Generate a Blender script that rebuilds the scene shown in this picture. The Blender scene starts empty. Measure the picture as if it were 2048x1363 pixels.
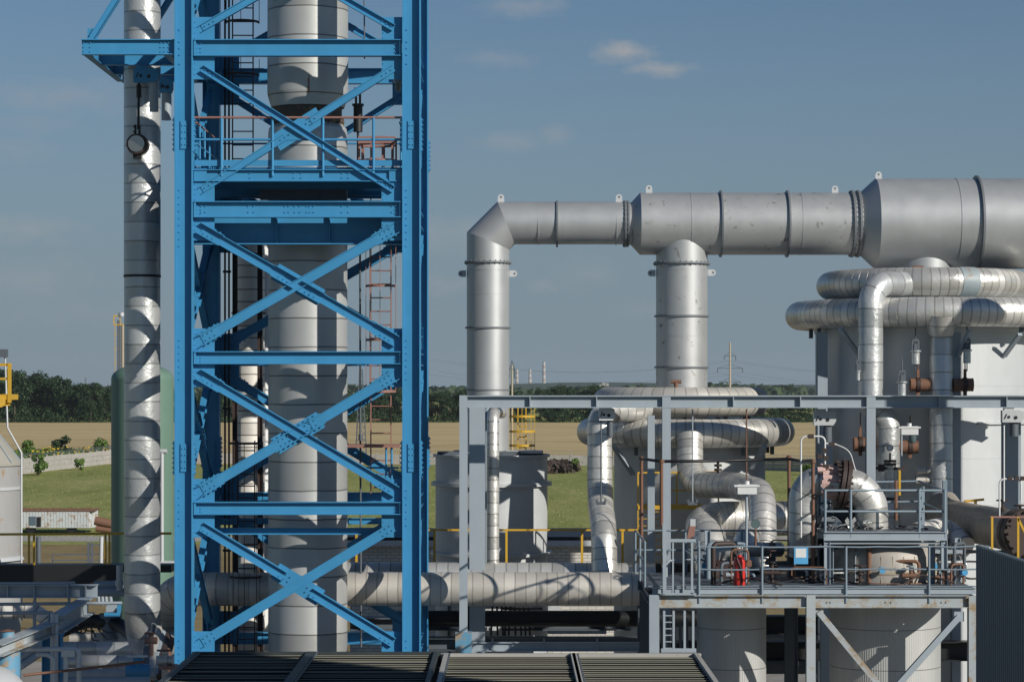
import bpy, math, random
from mathutils import Vector, Matrix, Quaternion
R = math.radians
rnd = random.Random(7)
scene = bpy.context.scene
COL = scene.collection
F, CX, CY, H = 5015.0, 1024.0, 775.0, 12.0      # focal length in photo pixels, vanishing point, eye height

def P(px, py, D):
    return Vector(((px - CX) * D / F, D, H - (py - CY) * D / F))
def ZP(py, D): return H - (py - CY) * D / F
def XP(px, D): return (px - CX) * D / F

# ------------------------------------------------------------------ mesh builder
class MB:
    def __init__(s):
        s.v = []; s.f = []; s.sm = []; s.uv = []; s.mi = []
    def face(s, idx, smooth=False, uv=None, mi=0):
        s.f.append(idx); s.sm.append(smooth); s.uv.append(uv); s.mi.append(mi)
    def obox(s, c, a, u, w, la, lu, lw, mi=0):
        c = Vector(c); b = len(s.v)
        for i in (-1, 1):
            for j in (-1, 1):
                for k in (-1, 1):
                    s.v.append(c + a * (i * la / 2) + u * (j * lu / 2) + w * (k * lw / 2))
        for q in ((0,1,3,2), (4,6,7,5), (0,4,5,1), (2,3,7,6), (0,2,6,4), (1,5,7,3)):
            s.face([b + x for x in q], False, [(0,0),(1,0),(1,1),(0,1)], mi)
    def box(s, lo, hi, mi=0):
        lo = Vector(lo); hi = Vector(hi); d = hi - lo
        s.obox((lo + hi) / 2, Vector((1,0,0)), Vector((0,1,0)), Vector((0,0,1)), d.x, d.y, d.z, mi)
    def bar(s, p0, p1, w, h=None, up=None, mi=0):
        p0 = Vector(p0); p1 = Vector(p1); a = (p1 - p0); L = a.length
        if L < 1e-6: return
        a = a / L
        up = Vector(up) if up is not None else (Vector((0,0,1)) if abs(a.z) < .95 else Vector((1,0,0)))
        u = (up - a * up.dot(a)).normalized(); w_ = a.cross(u)
        s.obox((p0 + p1) / 2, a, u, w_, L, h or w, w, mi)
    def ibeam(s, p0, p1, h, b, tw, tf, up, mi=0):
        p0 = Vector(p0); p1 = Vector(p1); a = (p1 - p0); L = a.length; a = a / L
        up = Vector(up); u = (up - a * up.dot(a)).normalized(); w = a.cross(u); c = (p0 + p1) / 2
        s.obox(c, a, u, w, L, h - 2 * tf, tw, mi)
        for k in (-1, 1): s.obox(c + u * (k * (h / 2 - tf / 2)), a, u, w, L, tf, b, mi)
    def ring(s, c, x, y, r, n):
        b = len(s.v)
        for i in range(n):
            t = 2 * math.pi * i / n
            s.v.append(c + x * (math.cos(t) * r) + y * (math.sin(t) * r))
        return b
    def stitch(s, b0, b1, n, u0, u1, circ, smooth=True, mi=0):
        for i in range(n):
            j = (i + 1) % n
            v0 = circ * i / n; v1 = circ * (i + 1) / n
            s.face([b0 + i, b0 + j, b1 + j, b1 + i], smooth, [(u0, v0), (u0, v1), (u1, v1), (u1, v0)], mi)
    def tube(s, pts, r, n=20, caps=True, closed=False, u0=0.0, mi=0, smooth=True):
        pts = [Vector(p) for p in pts]; N = len(pts)
        rr = r if isinstance(r, (list, tuple)) else [r] * N
        tang = []
        for i in range(N):
            if closed: d = pts[(i + 1) % N] - pts[i - 1]
            elif i == 0: d = pts[1] - pts[0]
            elif i == N - 1: d = pts[-1] - pts[-2]
            else: d = (pts[i] - pts[i-1]).normalized() + (pts[i+1] - pts[i]).normalized()
            tang.append(d.normalized())
        t = tang[0]
        ref = Vector((0,0,1)) if abs(t.z) < .9 else Vector((0,1,0))
        x = (ref - t * ref.dot(t)).normalized()
        rings = []; us = []; u = u0
        for i in range(N):
            if i:
                q = tang[i-1].rotation_difference(tang[i]); x = q @ x
                u += (pts[i] - pts[i-1]).length
            x = (x - tang[i] * x.dot(tang[i])).normalized()
            y = tang[i].cross(x)
            rings.append(s.ring(pts[i], x, y, rr[i], n)); us.append(u)
        for i in range(N - 1):
            s.stitch(rings[i], rings[i+1], n, us[i], us[i+1], 2*math.pi*rr[i], smooth, mi)
        if closed: s.stitch(rings[-1], rings[0], n, us[-1], us[-1] + (pts[0]-pts[-1]).length, 2*math.pi*rr[0], smooth, mi)
        elif caps:
            s.face([rings[0] + i for i in range(n)][::-1], False, [(us[0], 0)] * n, mi)
            s.face([rings[-1] + i for i in range(n)], False, [(us[-1], 0)] * n, mi)
        return us[-1]
    def cyl(s, p0, p1, r, n=16, caps=True, mi=0, smooth=True):
        s.tube([p0, p1], r, n, caps, mi=mi, smooth=smooth)
    def mitre(s, pts, r, n=36, mi=0, u0=0.0):
        """mitred duct: straight pieces with hard joints"""
        pts = [Vector(p) for p in pts]; u = u0
        for k in range(len(pts) - 1):
            d = (pts[k+1] - pts[k]).normalized(); L = (pts[k+1] - pts[k]).length
            ref = Vector((0,1,0)); x = (ref - d * ref.dot(d)).normalized(); y = d.cross(x)
            bases = []
            for e in (k, k + 1):
                if 0 < e < len(pts) - 1:
                    nrm = ((pts[e] - pts[e-1]).normalized() + (pts[e+1] - pts[e]).normalized()).normalized()
                else: nrm = d
                b = len(s.v)
                for i in range(n):
                    t = 2*math.pi*i/n; o = x * (math.cos(t)*r) + y * (math.sin(t)*r)
                    s.v.append(pts[e] + o - d * (o.dot(nrm) / d.dot(nrm)))
                bases.append(b)
            s.stitch(bases[0], bases[1], n, u, u + L, 2*math.pi*r, True, mi); u += L
    def lathe(s, prof, c, n=48, mi=0, hard=True, u0=0.0):
        """profile of (radius, z) about the vertical axis through c"""
        c = Vector(c); X = Vector((1,0,0)); Y = Vector((0,1,0)); u = u0; prev = None
        for k in range(len(prof) - 1):
            (r0, z0), (r1, z1) = prof[k], prof[k+1]
            L = math.hypot(r1 - r0, z1 - z0)
            if hard or prev is None: b0 = s.ring(Vector((c.x, c.y, z0)), X, Y, max(r0, 1e-4), n)
            else: b0 = prev
            b1 = s.ring(Vector((c.x, c.y, z1)), X, Y, max(r1, 1e-4), n)
            s.stitch(b0, b1, n, u, u + L, 2*math.pi*max(r0, r1), True, mi); prev = b1; u += L
    def bolt(s, p, d, r=.022, h=.022, mi=0):
        p = Vector(p); d = Vector(d).normalized()
        ref = Vector((0,0,1)) if abs(d.z) < .9 else Vector((1,0,0))
        x = (ref - d * ref.dot(d)).normalized(); y = d.cross(x)
        b0 = s.ring(p, x, y, r, 6); b1 = s.ring(p + d * h, x, y, r * .85, 6)
        s.stitch(b0, b1, 6, 0, 1, 1, False, mi); s.face([b1 + i for i in range(6)], False, None, mi)
    def poly(s, pts, ext, mi=0):
        """extruded polygon"""
        pts = [Vector(p) for p in pts]; n = len(pts); b = len(s.v); e = Vector(ext)
        s.v += pts; s.v += [p + e for p in pts]
        s.face(list(range(b, b + n))[::-1], False, None, mi); s.face(list(range(b + n, b + 2*n)), False, None, mi)
        for i in range(n):
            j = (i + 1) % n
            s.face([b + i, b + j, b + n + j, b + n + i], False, None, mi)
    def build_each(s, name, mat, parent):
        """every loose piece becomes a part of its own"""
        par = list(range(len(s.v)))
        def find(a):
            while par[a] != a: par[a] = par[par[a]]; a = par[a]
            return a
        for f in s.f:
            r0 = find(f[0])
            for i in f[1:]: par[find(i)] = r0
        groups = {}
        for k, f in enumerate(s.f): groups.setdefault(find(f[0]), []).append(k)
        for fs in groups.values():
            m = MB(); mp = {}
            for k in fs:
                idx = []
                for i in s.f[k]:
                    if i not in mp: mp[i] = len(m.v); m.v.append(s.v[i])
                    idx.append(mp[i])
                m.face(idx, s.sm[k], s.uv[k], s.mi[k])
            m.build(name, mat, parent)
    def build(s, name, mat, parent=None):
        off = Vector((0,0,0)); o = parent
        while o is not None: off += Vector(o.location); o = o.parent
        if parent is None:
            xs = [p.x for p in s.v]; ys = [p.y for p in s.v]; zs = [p.z for p in s.v]
            off = Vector(((min(xs)+max(xs))/2, (min(ys)+max(ys))/2, min(zs)))
        me = bpy.data.meshes.new(name)
        me.from_pydata([tuple(Vector(p) - off) for p in s.v], [], s.f)
        me.polygons.foreach_set('use_smooth', s.sm)
        me.polygons.foreach_set('material_index', s.mi)
        ul = me.uv_layers.new(name='UVMap'); dat = []
        for f, uv in zip(s.f, s.uv):
            if uv is None: dat += [0.0] * (2 * len(f))
            else:
                for a in uv: dat += [a[0], a[1]]
        ul.data.foreach_set('uv', dat)
        for m in (mat if isinstance(mat, (list, tuple)) else [mat]): me.materials.append(m)
        me.update(calc_edges=True)
        if any(s.sm) and not all(s.sm):                 # crisp rims where a flat cap meets a rounded wall
            flag = [False] * len(me.edges); ei = [0] * len(me.loops); me.loops.foreach_get('edge_index', ei)
            for p in me.polygons:
                if not p.use_smooth:
                    for k in range(p.loop_start, p.loop_start + p.loop_total): flag[ei[k]] = True
            at = me.attributes.get('sharp_edge') or me.attributes.new('sharp_edge', 'BOOLEAN', 'EDGE'); at.data.foreach_set('value', flag)
        ob = bpy.data.objects.new(name, me); COL.objects.link(ob)
        if parent is None: ob.location = off
        else: ob.parent = parent
        return ob

def tag(o, label=None, cat=None, group=None, kind=None):
    if label: o['label'] = label
    if cat: o['category'] = cat
    if group: o['group'] = group
    if kind: o['kind'] = kind
    return o
def thing(name, loc, label, cat, group=None):
    o = bpy.data.objects.new(name, None); o.location = loc; o.empty_display_size = .3
    COL.objects.link(o); return tag(o, label, cat, group)
def copy_tree(o, parent=None):
    c = o.copy(); COL.objects.link(c)
    if parent is not None: c.parent = parent
    for ch in list(o.children): copy_tree(ch, c)
    return c
def fillet(pts, rad, seg=8):
    pts = [Vector(p) for p in pts]; out = [pts[0]]
    for i in range(1, len(pts) - 1):
        a, b, c = pts[i-1], pts[i], pts[i+1]
        r = rad[i-1] if isinstance(rad, (list, tuple)) else rad
        d0 = (a - b).normalized(); d1 = (c - b).normalized()
        ang = d0.angle(d1)
        if ang > math.pi - .02: out.append(b); continue
        t = min(r / math.tan(ang / 2), (a - b).length * .49, (c - b).length * .49)
        rr = t * math.tan(ang / 2); bis = (d0 + d1).normalized(); cen = b + bis * (rr / math.sin(ang / 2))
        s0 = b + d0 * t - cen; s1 = b + d1 * t - cen
        for k in range(seg + 1):
            out.append(cen + s0.slerp(s1, k / seg).normalized() * rr if False else cen + (Quaternion(s0.cross(s1).normalized(), s0.angle(s1) * k / seg) @ s0))
    out.append(pts[-1]); return out

# ------------------------------------------------------------------ materials
def newmat(name):
    m = bpy.data.materials.new(name); m.use_nodes = True
    nt = m.node_tree; nt.nodes.clear()
    out = nt.nodes.new('ShaderNodeOutputMaterial'); b = nt.nodes.new('ShaderNodeBsdfPrincipled')
    nt.links.new(b.outputs[0], out.inputs[0]); return m, nt, b, out
def N(nt, t, **kw):
    n = nt.nodes.new(t)
    for k, v in kw.items(): setattr(n, k, v)
    return n
def math_(nt, op, a, b=None, c=None):
    n = N(nt, 'ShaderNodeMath', operation=op)
    for i, x in enumerate((a, b, c)):
        if x is None: continue
        if isinstance(x, (int, float)): n.inputs[i].default_value = x
        else: nt.links.new(x, n.inputs[i])
    return n.outputs[0]
def mix(nt, fac, a, b):
    n = N(nt, 'ShaderNodeMix', data_type='RGBA')
    for i, x in ((0, fac), (6, a), (7, b)):
        if isinstance(x, (int, float)): n.inputs[i].default_value = x
        elif isinstance(x, (tuple, list)): n.inputs[i].default_value = (*x[:3], 1)
        else: nt.links.new(x, n.inputs[i])
    return n.outputs[2]
def noise(nt, scale, detail=4, rough=.55, coord='Object', vec_scale=None, dist=0):
    tc = N(nt, 'ShaderNodeTexCoord'); src = tc.outputs[coord]
    if vec_scale:
        mp = N(nt, 'ShaderNodeMapping'); mp.inputs['Scale'].default_value = vec_scale
        nt.links.new(src, mp.inputs[0]); src = mp.outputs[0]
    n = N(nt, 'ShaderNodeTexNoise'); n.inputs['Scale'].default_value = scale
    n.inputs['Detail'].default_value = detail; n.inputs['Roughness'].default_value = rough
    n.inputs['Distortion'].default_value = dist
    nt.links.new(src, n.inputs['Vector']); return n.outputs[0]
def ramp(nt, fac, stops):
    r = N(nt, 'ShaderNodeValToRGB'); e = r.color_ramp.elements
    while len(e) < len(stops): e.new(.5)
    for i, (p, c) in enumerate(stops):
        e[i].position = p; e[i].color = (*c, 1) if len(c) == 3 else c
    nt.links.new(fac, r.inputs[0]); return r.outputs[0]
def bump(nt, b, h, strength=.3, dist=.02):
    n = N(nt, 'ShaderNodeBump'); n.inputs['Strength'].default_value = strength; n.inputs['Distance'].default_value = dist
    nt.links.new(h, n.inputs['Height']); nt.links.new(n.outputs[0], b.inputs['Normal'])

def paint(name, col, rough=.5, metal=0.0, var=.12, dirt=None, dirt_amt=.5, scale=2.0, streak=True, spec=.5):
    """painted or plain surface: slow colour variation, vertical streaks, chips or rust with shapes of their own"""
    m, nt, b, _ = newmat(name)
    c = Vector(col)
    n1 = noise(nt, scale, 5, .6)
    base = mix(nt, n1, tuple(c * (1 - var)), tuple(c * (1 + var)))
    if streak:
        n2 = noise(nt, 3.5, 4, .6, vec_scale=(1, 1, .08))
        base = mix(nt, math_(nt, 'MULTIPLY', n2, .5), base, tuple(c * .68))
    if dirt:
        n3 = noise(nt, scale * 2.2, 8, .68, dist=.4)
        k = ramp(nt, n3, [(0, (0,0,0)), (max(.01, .72 - dirt_amt * .3), (0,0,0)), (min(1, .80 - dirt_amt * .25), (1,1,1))])
        base = mix(nt, k, base, dirt)
    nt.links.new(base, b.inputs['Base Color'])
    b.inputs['Metallic'].default_value = metal
    r_ = math_(nt, 'MULTIPLY_ADD', n1, .2, rough - .1); nt.links.new(r_, b.inputs['Roughness'])
    b.inputs['Specular IOR Level'].default_value = spec
    return m
def cladding(name, col, spacing, metal=.55, rough=.40, seam=.45, warm=.25, seam_w=.035, bumpy=.25, stain=.35):
    """sheet metal jacket: overlapping bands with a seam every `spacing` metres along the pipe"""
    m, nt, b, _ = newmat(name); c = Vector(col)
    uv = N(nt, 'ShaderNodeUVMap'); sp = N(nt, 'ShaderNodeSeparateXYZ'); nt.links.new(uv.outputs[0], sp.inputs[0])
    wob = noise(nt, 1.3, 2)
    q = math_(nt, 'DIVIDE', math_(nt, 'MULTIPLY_ADD', wob, .05, sp.outputs[0]), spacing)
    fr = math_(nt, 'FRACT', q); fl = math_(nt, 'FLOOR', q)
    wn = N(nt, 'ShaderNodeTexWhiteNoise', noise_dimensions='1D'); nt.links.new(fl, wn.inputs['W'])
    n1 = noise(nt, 2.2, 5, .6)
    base = mix(nt, wn.outputs[0], tuple(c * .80), tuple(c * 1.10))
    base = mix(nt, math_(nt, 'MULTIPLY', n1, warm), base, (c.x * 1.05, c.y * .93, c.z * .76))
    st = ramp(nt, noise(nt, 1.1, 7, .7), [(0, (0,0,0)), (.56, (0,0,0)), (.8, (1,1,1))])
    base = mix(nt, math_(nt, 'MULTIPLY', st, stain), base, tuple(c * .6))
    sm = math_(nt, 'LESS_THAN', fr, seam_w / spacing)
    base = mix(nt, math_(nt, 'MULTIPLY', sm, seam), base, (.05, .048, .045))
    nt.links.new(base, b.inputs['Base Color'])
    b.inputs['Metallic'].default_value = metal
    rg = math_(nt, 'MULTIPLY_ADD', wn.outputs[0], .08, math_(nt, 'MULTIPLY_ADD', n1, .22, rough - .12))
    nt.links.new(rg, b.inputs['Roughness'])
    hgt = math_(nt, 'ADD', math_(nt, 'MULTIPLY', fr, .45), math_(nt, 'ADD', math_(nt, 'MULTIPLY', noise(nt, 2.6, 3), .9), math_(nt, 'MULTIPLY', noise(nt, 9.0, 4, .65, dist=.8), .35)))
    bump(nt, b, hgt, bumpy, .03)
    return m

M = {}
M['blue'] = paint('blue paint', (.050, .262, .49), .45, var=.12, dirt=(.13, .21, .30), dirt_amt=.16, spec=.35)
M['blue_old'] = paint('worn blue paint', (.12, .30, .45), .5, dirt=(.35, .24, .13), dirt_amt=.7)
M['grey'] = paint('grey steel paint', (.33, .385, .43), .5, var=.08, dirt=(.25, .17, .10), dirt_amt=.0)
M['grey_rusty'] = paint('grey steel paint with rust', (.38, .42, .44), .55, dirt=(.30, .22, .13), dirt_amt=.75, scale=1.2)
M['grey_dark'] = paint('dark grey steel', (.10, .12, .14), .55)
M['tank'] = paint('tank grey paint', (.55, .57, .58), .5, var=.06, metal=.15)
M['silver'] = paint('aluminium paint', (.50, .515, .52), .46, metal=.5, var=.10, dirt=(.27, .25, .21), dirt_amt=.08, scale=1.4)
M['silver_worn'] = paint('worn aluminium paint', (.50, .51, .51), .46, metal=.5, var=.10, dirt=(.15, .13, .11), dirt_amt=.42, scale=1.7)
M['clad'] = cladding('aluminium cladding', (.66, .66, .64), .30, bumpy=.7, rough=.34)
M['clad_tight'] = cladding('aluminium cladding with tight bands', (.66, .655, .63), .22, seam=.42, bumpy=.7, rough=.36)
M['clad_wide'] = cladding('aluminium cladding in wide bands', (.53, .545, .545), .47, metal=.5, rough=.33, warm=.04, bumpy=.9)
M['vessel'] = cladding('vessel jacket', (.50, .515, .515), .70, metal=.42, rough=.45, seam=.7, bumpy=.1, stain=.3)
M['white_clad'] = cladding('white jacket', (.72, .70, .66), .32, metal=.2, rough=.5, seam=.75)
M['beige_clad'] = cladding('weathered jacket', (.60, .58, .54), .27, metal=.35, rough=.48, seam=.4, warm=.3)
M['ribbed'] = None
M['rust'] = paint('rust', (.19, .095, .06), .75, var=.3, dirt=(.24, .12, .06), dirt_amt=.5, scale=4)
M['red_oxide'] = paint('red oxide paint', (.30, .15, .12), .6)
M['brown'] = paint('dark brown steel', (.045, .028, .024), .6)
M['yellow'] = paint('yellow paint', (.60, .36, .03), .5, dirt=(.22, .12, .04), dirt_amt=.4, scale=3)
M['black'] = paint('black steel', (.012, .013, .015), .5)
M['louvre'] = paint('dark louvre slats', (.036, .044, .044), .55, dirt=(.09, .09, .07), dirt_amt=.3, scale=5, streak=False)
M['green'] = paint('green tank paint', (.14, .235, .18), .5, var=.05)
M['red'] = paint('red enamel', (.55, .035, .025), .3, streak=False)
M['white'] = paint('white paint', (.72, .73, .73), .45)
M['lightblue'] = paint('sign blue', (.08, .33, .60), .5, streak=False)
M['concrete'] = paint('concrete', (.42, .40, .37), .85, var=.2, dirt=(.24, .22, .19), dirt_amt=.6, scale=.8)
M['dusty'] = paint('dusty pale sheet', (.42, .41, .38), .7, dirt=(.25, .2, .14), dirt_amt=.4)
M['far_red'] = paint('haze-faded red bands', (.40, .29, .27), .8)  # distance haze put into both band colours: paler red, greyer white
M['far_white'] = paint('haze-greyed white bands', (.52, .52, .52), .8)
M['slat_edge'] = paint('sunlit slat edge', (.25, .24, .19), .6, streak=False)  # lighter colour paints the sunlit line along each slat's top edge
M['flange_grey'] = paint('painted flange grey', (.20, .215, .23), .5, metal=.2)
M['rail_grey'] = paint('blue-grey rail paint', (.20, .26, .31), .55)
M['corr'] = paint('dark blue-grey sheet', (.11, .15, .19), .45, metal=.2)
M['pink'] = paint('torn pink insulation', (.62, .42, .38), .9, var=.25, scale=8)
M['rubble'] = paint('dark slag', (.05, .045, .05), .9, var=.5, scale=8, dirt=(.5,.45,.42), dirt_amt=.5)
M['glass'] = paint('dark dial glass', (.10, .14, .15), .12, streak=False)
M['tan'] = paint('weathered concrete pole', (.42, .36, .27), .8)
M['trunk'] = paint('bark', (.09, .07, .05), .9)

def ribbed():
    m, nt, b, _ = newmat('fluted vessel jacket')
    uv = N(nt, 'ShaderNodeUVMap'); sp = N(nt, 'ShaderNodeSeparateXYZ'); nt.links.new(uv.outputs[0], sp.inputs[0])
    w = math_(nt, 'SINE', math_(nt, 'MULTIPLY', sp.outputs[1], 2*math.pi / .055))
    fr = math_(nt, 'FRACT', math_(nt, 'DIVIDE', sp.outputs[0], .92)); sm = math_(nt, 'LESS_THAN', fr, .022)
    n1 = noise(nt, 2, 6, .6, vec_scale=(1, 1, .2))
    base = mix(nt, n1, (.36, .37, .37), (.55, .55, .53))
    base = mix(nt, math_(nt, 'MULTIPLY', sm, .7), base, (.06, .06, .06))
    nt.links.new(base, b.inputs['Base Color']); b.inputs['Metallic'].default_value = .25; b.inputs['Roughness'].default_value = .5
    bump(nt, b, w, .3, .010); return m
M['ribbed'] = ribbed()
def brick():
    m, nt, b, _ = newmat('white silicate brick')
    tc = N(nt, 'ShaderNodeTexCoord'); mp = N(nt, 'ShaderNodeMapping'); mp.inputs['Rotation'].default_value = (R(90), 0, 0)
    nt.links.new(tc.outputs['Object'], mp.inputs[0])
    t = N(nt, 'ShaderNodeTexBrick'); t.inputs['Scale'].default_value = 1.0
    t.inputs['Brick Width'].default_value = .30; t.inputs['Row Height'].default_value = .11; t.inputs['Mortar Size'].default_value = .012
    t.inputs['Color1'].default_value = (.62, .59, .54, 1); t.inputs['Color2'].default_value = (.50, .48, .43, 1); t.inputs['Mortar'].default_value = (.30, .28, .25, 1)
    nt.links.new(mp.outputs[0], t.inputs['Vector']); nt.links.new(t.outputs[0], b.inputs['Base Color']); b.inputs['Roughness'].default_value = .85
    return m
M['brick'] = brick()
def ground_mat(name, cols, scale, scale2, rough=.95, bumpd=.15, aniso=None):
    m, nt, b, _ = newmat(name)
    n1 = noise(nt, scale, 6, .62, vec_scale=aniso); n2 = noise(nt, scale2, 8, .7, vec_scale=aniso)
    f = math_(nt, 'ADD', math_(nt, 'MULTIPLY', n1, .6), math_(nt, 'MULTIPLY', n2, .4))
    base = ramp(nt, f, [(.34 + .32 * i / (len(cols) - 1), c) for i, c in enumerate(cols)])
    nt.links.new(base, b.inputs['Base Color']); b.inputs['Roughness'].default_value = rough
    b.inputs['Specular IOR Level'].default_value = .1
    bump(nt, b, n2, .6, bumpd); return m
M['meadow'] = ground_mat('meadow', [(.155, .178, .05), (.225, .25, .075), (.29, .30, .105), (.39, .345, .165)], .16, 1.5, aniso=(1, .22, 1))
M['wheat'] = ground_mat('ripe wheat', [(.43, .325, .165), (.525, .41, .215), (.59, .47, .255)], .02, .35, aniso=(.25, 1, 1), bumpd=.3)
_nt = M['wheat'].node_tree; _b = [n for n in _nt.nodes if n.type == 'BSDF_PRINCIPLED'][0]; _src = _b.inputs['Base Color'].links[0].from_socket
_st = ramp(_nt, noise(_nt, .9, 5, .65, vec_scale=(.03, .06, 1)), [(0, (0,0,0)), (.50, (0,0,0)), (.66, (1,1,1))])
_nt.links.new(mix(_nt, math_(_nt, 'MULTIPLY', _st, .55), _src, (.36, .265, .13)), _b.inputs['Base Color'])
M['drygrass'] = ground_mat('dry trampled grass', [(.14, .10, .055), (.22, .165, .085), (.28, .22, .11), (.17, .18, .06)], .08, .9)
M['yard'] = ground_mat('yard concrete', [(.20, .19, .17), (.30, .28, .25), (.38, .36, .32)], .15, 1.5, bumpd=.02)
def leafmat(name, c0, c1):
    m, nt, b, out = newmat(name)
    g = N(nt, 'ShaderNodeNewGeometry'); oi = N(nt, 'ShaderNodeObjectInfo')
    rr = math_(nt, 'FRACT', math_(nt, 'ADD', g.outputs['Random Per Island'], math_(nt, 'MULTIPLY', oi.outputs['Random'], .37)))
    base = ramp(nt, rr, [(0, c0), (.8, c1), (1, tuple(min(1, x * 1.8) for x in c1))])
    nt.links.new(base, b.inputs['Base Color']); b.inputs['Roughness'].default_value = .6
    b.inputs['Specular IOR Level'].default_value = .25
    tr = N(nt, 'ShaderNodeBsdfTranslucent'); nt.links.new(base, tr.inputs[0])
    ms = N(nt, 'ShaderNodeMixShader'); ms.inputs[0].default_value = .25
    nt.links.new(b.outputs[0], ms.inputs[1]); nt.links.new(tr.outputs[0], ms.inputs[2]); nt.links.new(ms.outputs[0], out.inputs[0])
    return m
M['leaf'] = leafmat('tree leaves', (.012, .028, .012), (.032, .062, .022))
M['leaf_light'] = leafmat('shrub leaves', (.05, .10, .02), (.14, .22, .05))
M['leaf_far'] = leafmat('far woodland leaves', (.025, .045, .020), (.05, .08, .03))
M['flower'] = paint('yellow flowers', (.6, .42, .03), .7, streak=False)

# ------------------------------------------------------------------ world, sun, camera
AZ, EL = 48.0, 25.0
sdir = Vector((math.sin(R(AZ)) * math.cos(R(EL)), -math.cos(R(AZ)) * math.cos(R(EL)), math.sin(R(EL))))
w = bpy.data.worlds.new('World'); scene.world = w; w.use_nodes = True
nt = w.node_tree; nt.nodes.clear()
wo = N(nt, 'ShaderNodeOutputWorld'); bg = N(nt, 'ShaderNodeBackground'); nt.links.new(bg.outputs[0], wo.inputs[0])
sky = N(nt, 'ShaderNodeTexSky', sky_type='NISHITA'); sky.sun_disc = False
sky.sun_elevation = R(EL); sky.sun_rotation = math.atan2(sdir.x, sdir.y); sky.altitude = 100
sky.air_density = 1.0; sky.dust_density = .2; sky.ozone_density = 5.5
tc = N(nt, 'ShaderNodeTexCoord')
nz = N(nt, 'ShaderNodeTexNoise'); nz.inputs['Scale'].default_value = 105; nz.inputs['Detail'].default_value = 7; nz.inputs['Roughness'].default_value = .6
mp = N(nt, 'ShaderNodeMapping'); mp.inputs['Scale'].default_value = (1, 1, 1.7)
nt.links.new(tc.outputs['Generated'], mp.inputs[0]); nt.links.new(mp.outputs[0], nz.inputs['Vector'])
total = None
clouds = [(1245, 104, 66, 27, 0.95), (1322, 138, 74, 19, 0.9), (1050, 12, 110, 28, 0.46), (1000, 118, 90, 22, 0.32), (1020, 282, 90, 24, 0.41), (1110, 272, 50, 26, 0.32),
          (110, 195, 260, 40, 0.32), (60, 245, 90, 30, 0.22), (30, 300, 90, 30, 0.22), (900, 470, 110, 45, 0.41), (40, 460, 130, 34, 0.43), (880, 570, 90, 26, 0.32), (1090, 572, 40, 18, 0.36),
          (1180, 550, 80, 40, 0.23), (60, 560, 170, 50, 0.32), (1300, 620, 120, 30, 0.17), (500, 420, 120, 50, 0.29), (150, 620, 220, 40, 0.17)]
for (px, py, wx, wy, amt) in clouds:
    d = (P(px, py, 1.0) - Vector((0, 0, H))).normalized()
    sub = N(nt, 'ShaderNodeVectorMath', operation='SUBTRACT'); sub.inputs[1].default_value = d; nt.links.new(tc.outputs['Generated'], sub.inputs[0])
    sc_ = N(nt, 'ShaderNodeVectorMath', operation='MULTIPLY'); sc_.inputs[1].default_value = (F / wx, 0, F / wy); nt.links.new(sub.outputs[0], sc_.inputs[0])
    ln = N(nt, 'ShaderNodeVectorMath', operation='LENGTH'); nt.links.new(sc_.outputs[0], ln.inputs[0])
    # keep to the half of the sky the cloud is in
    dp = N(nt, 'ShaderNodeVectorMath', operation='DOT_PRODUCT'); dp.inputs[1].default_value = d; nt.links.new(tc.outputs['Generated'], dp.inputs[0])
    gate = math_(nt, 'GREATER_THAN', dp.outputs['Value'], 0.0)
    e = math_(nt, 'SUBTRACT', 1.05, ln.outputs['Value'])
    e = math_(nt, 'ADD', e, math_(nt, 'MULTIPLY', math_(nt, 'SUBTRACT', nz.outputs[0], .5), 1.7))
    cl = N(nt, 'ShaderNodeClamp'); nt.links.new(math_(nt, 'MULTIPLY', e, .95), cl.inputs[0])
    e = math_(nt, 'MULTIPLY', math_(nt, 'MULTIPLY', cl.outputs[0], gate), amt)
    total = e if total is None else math_(nt, 'MAXIMUM', total, e)
sx = N(nt, 'ShaderNodeSeparateXYZ'); nt.links.new(tc.outputs['Generated'], sx.inputs[0])
low = ramp(nt, math_(nt, 'MULTIPLY', math_(nt, 'ABSOLUTE', sx.outputs[2]), 4.0), [(0, (.92, .92, .92)), (.16, (.80, .80, .80)), (.42, (.40, .40, .40)), (.62, (.12, .12, .12)), (1, (0, 0, 0))])
HAZY = mix(nt, low, sky.outputs[0], (3.25, 4.45, 5.65))       # ground haze: a dusty blue-grey band above the horizon
SKYC = mix(nt, total, HAZY, (5.7, 6.1, 6.6))
nt.links.new(SKYC, bg.inputs[0]); bg.inputs[1].default_value = .056

sl = bpy.data.lights.new('sun', 'SUN'); sl.energy = 4.5; sl.angle = R(.53); sl.color = (1, .95, .86)
so = bpy.data.objects.new('sun', sl); COL.objects.link(so); so.rotation_euler = sdir.to_track_quat('Z', 'Y').to_euler(); so.location = (40, -40, 60)
cam = bpy.data.cameras.new('camera'); co = bpy.data.objects.new('camera', cam); COL.objects.link(co)
co.location = (0, 0, H); co.rotation_euler = (R(90), 0, 0)
cam.sensor_fit = 'HORIZONTAL'; cam.sensor_width = 36; cam.lens = 36 * F / 2048; cam.shift_y = (CY - 681.5) / 2048
cam.clip_start = 1; cam.clip_end = 30000; scene.camera = co
scene.view_settings.view_transform = 'Standard'; scene.view_settings.look = 'None'; scene.view_settings.exposure = 0; scene.view_settings.gamma = 1
scene.cycles.max_bounces = 6; scene.cycles.volume_bounces = 1

X_, Y_, Z_ = Vector((1,0,0)), Vector((0,1,0)), Vector((0,0,1))

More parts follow.
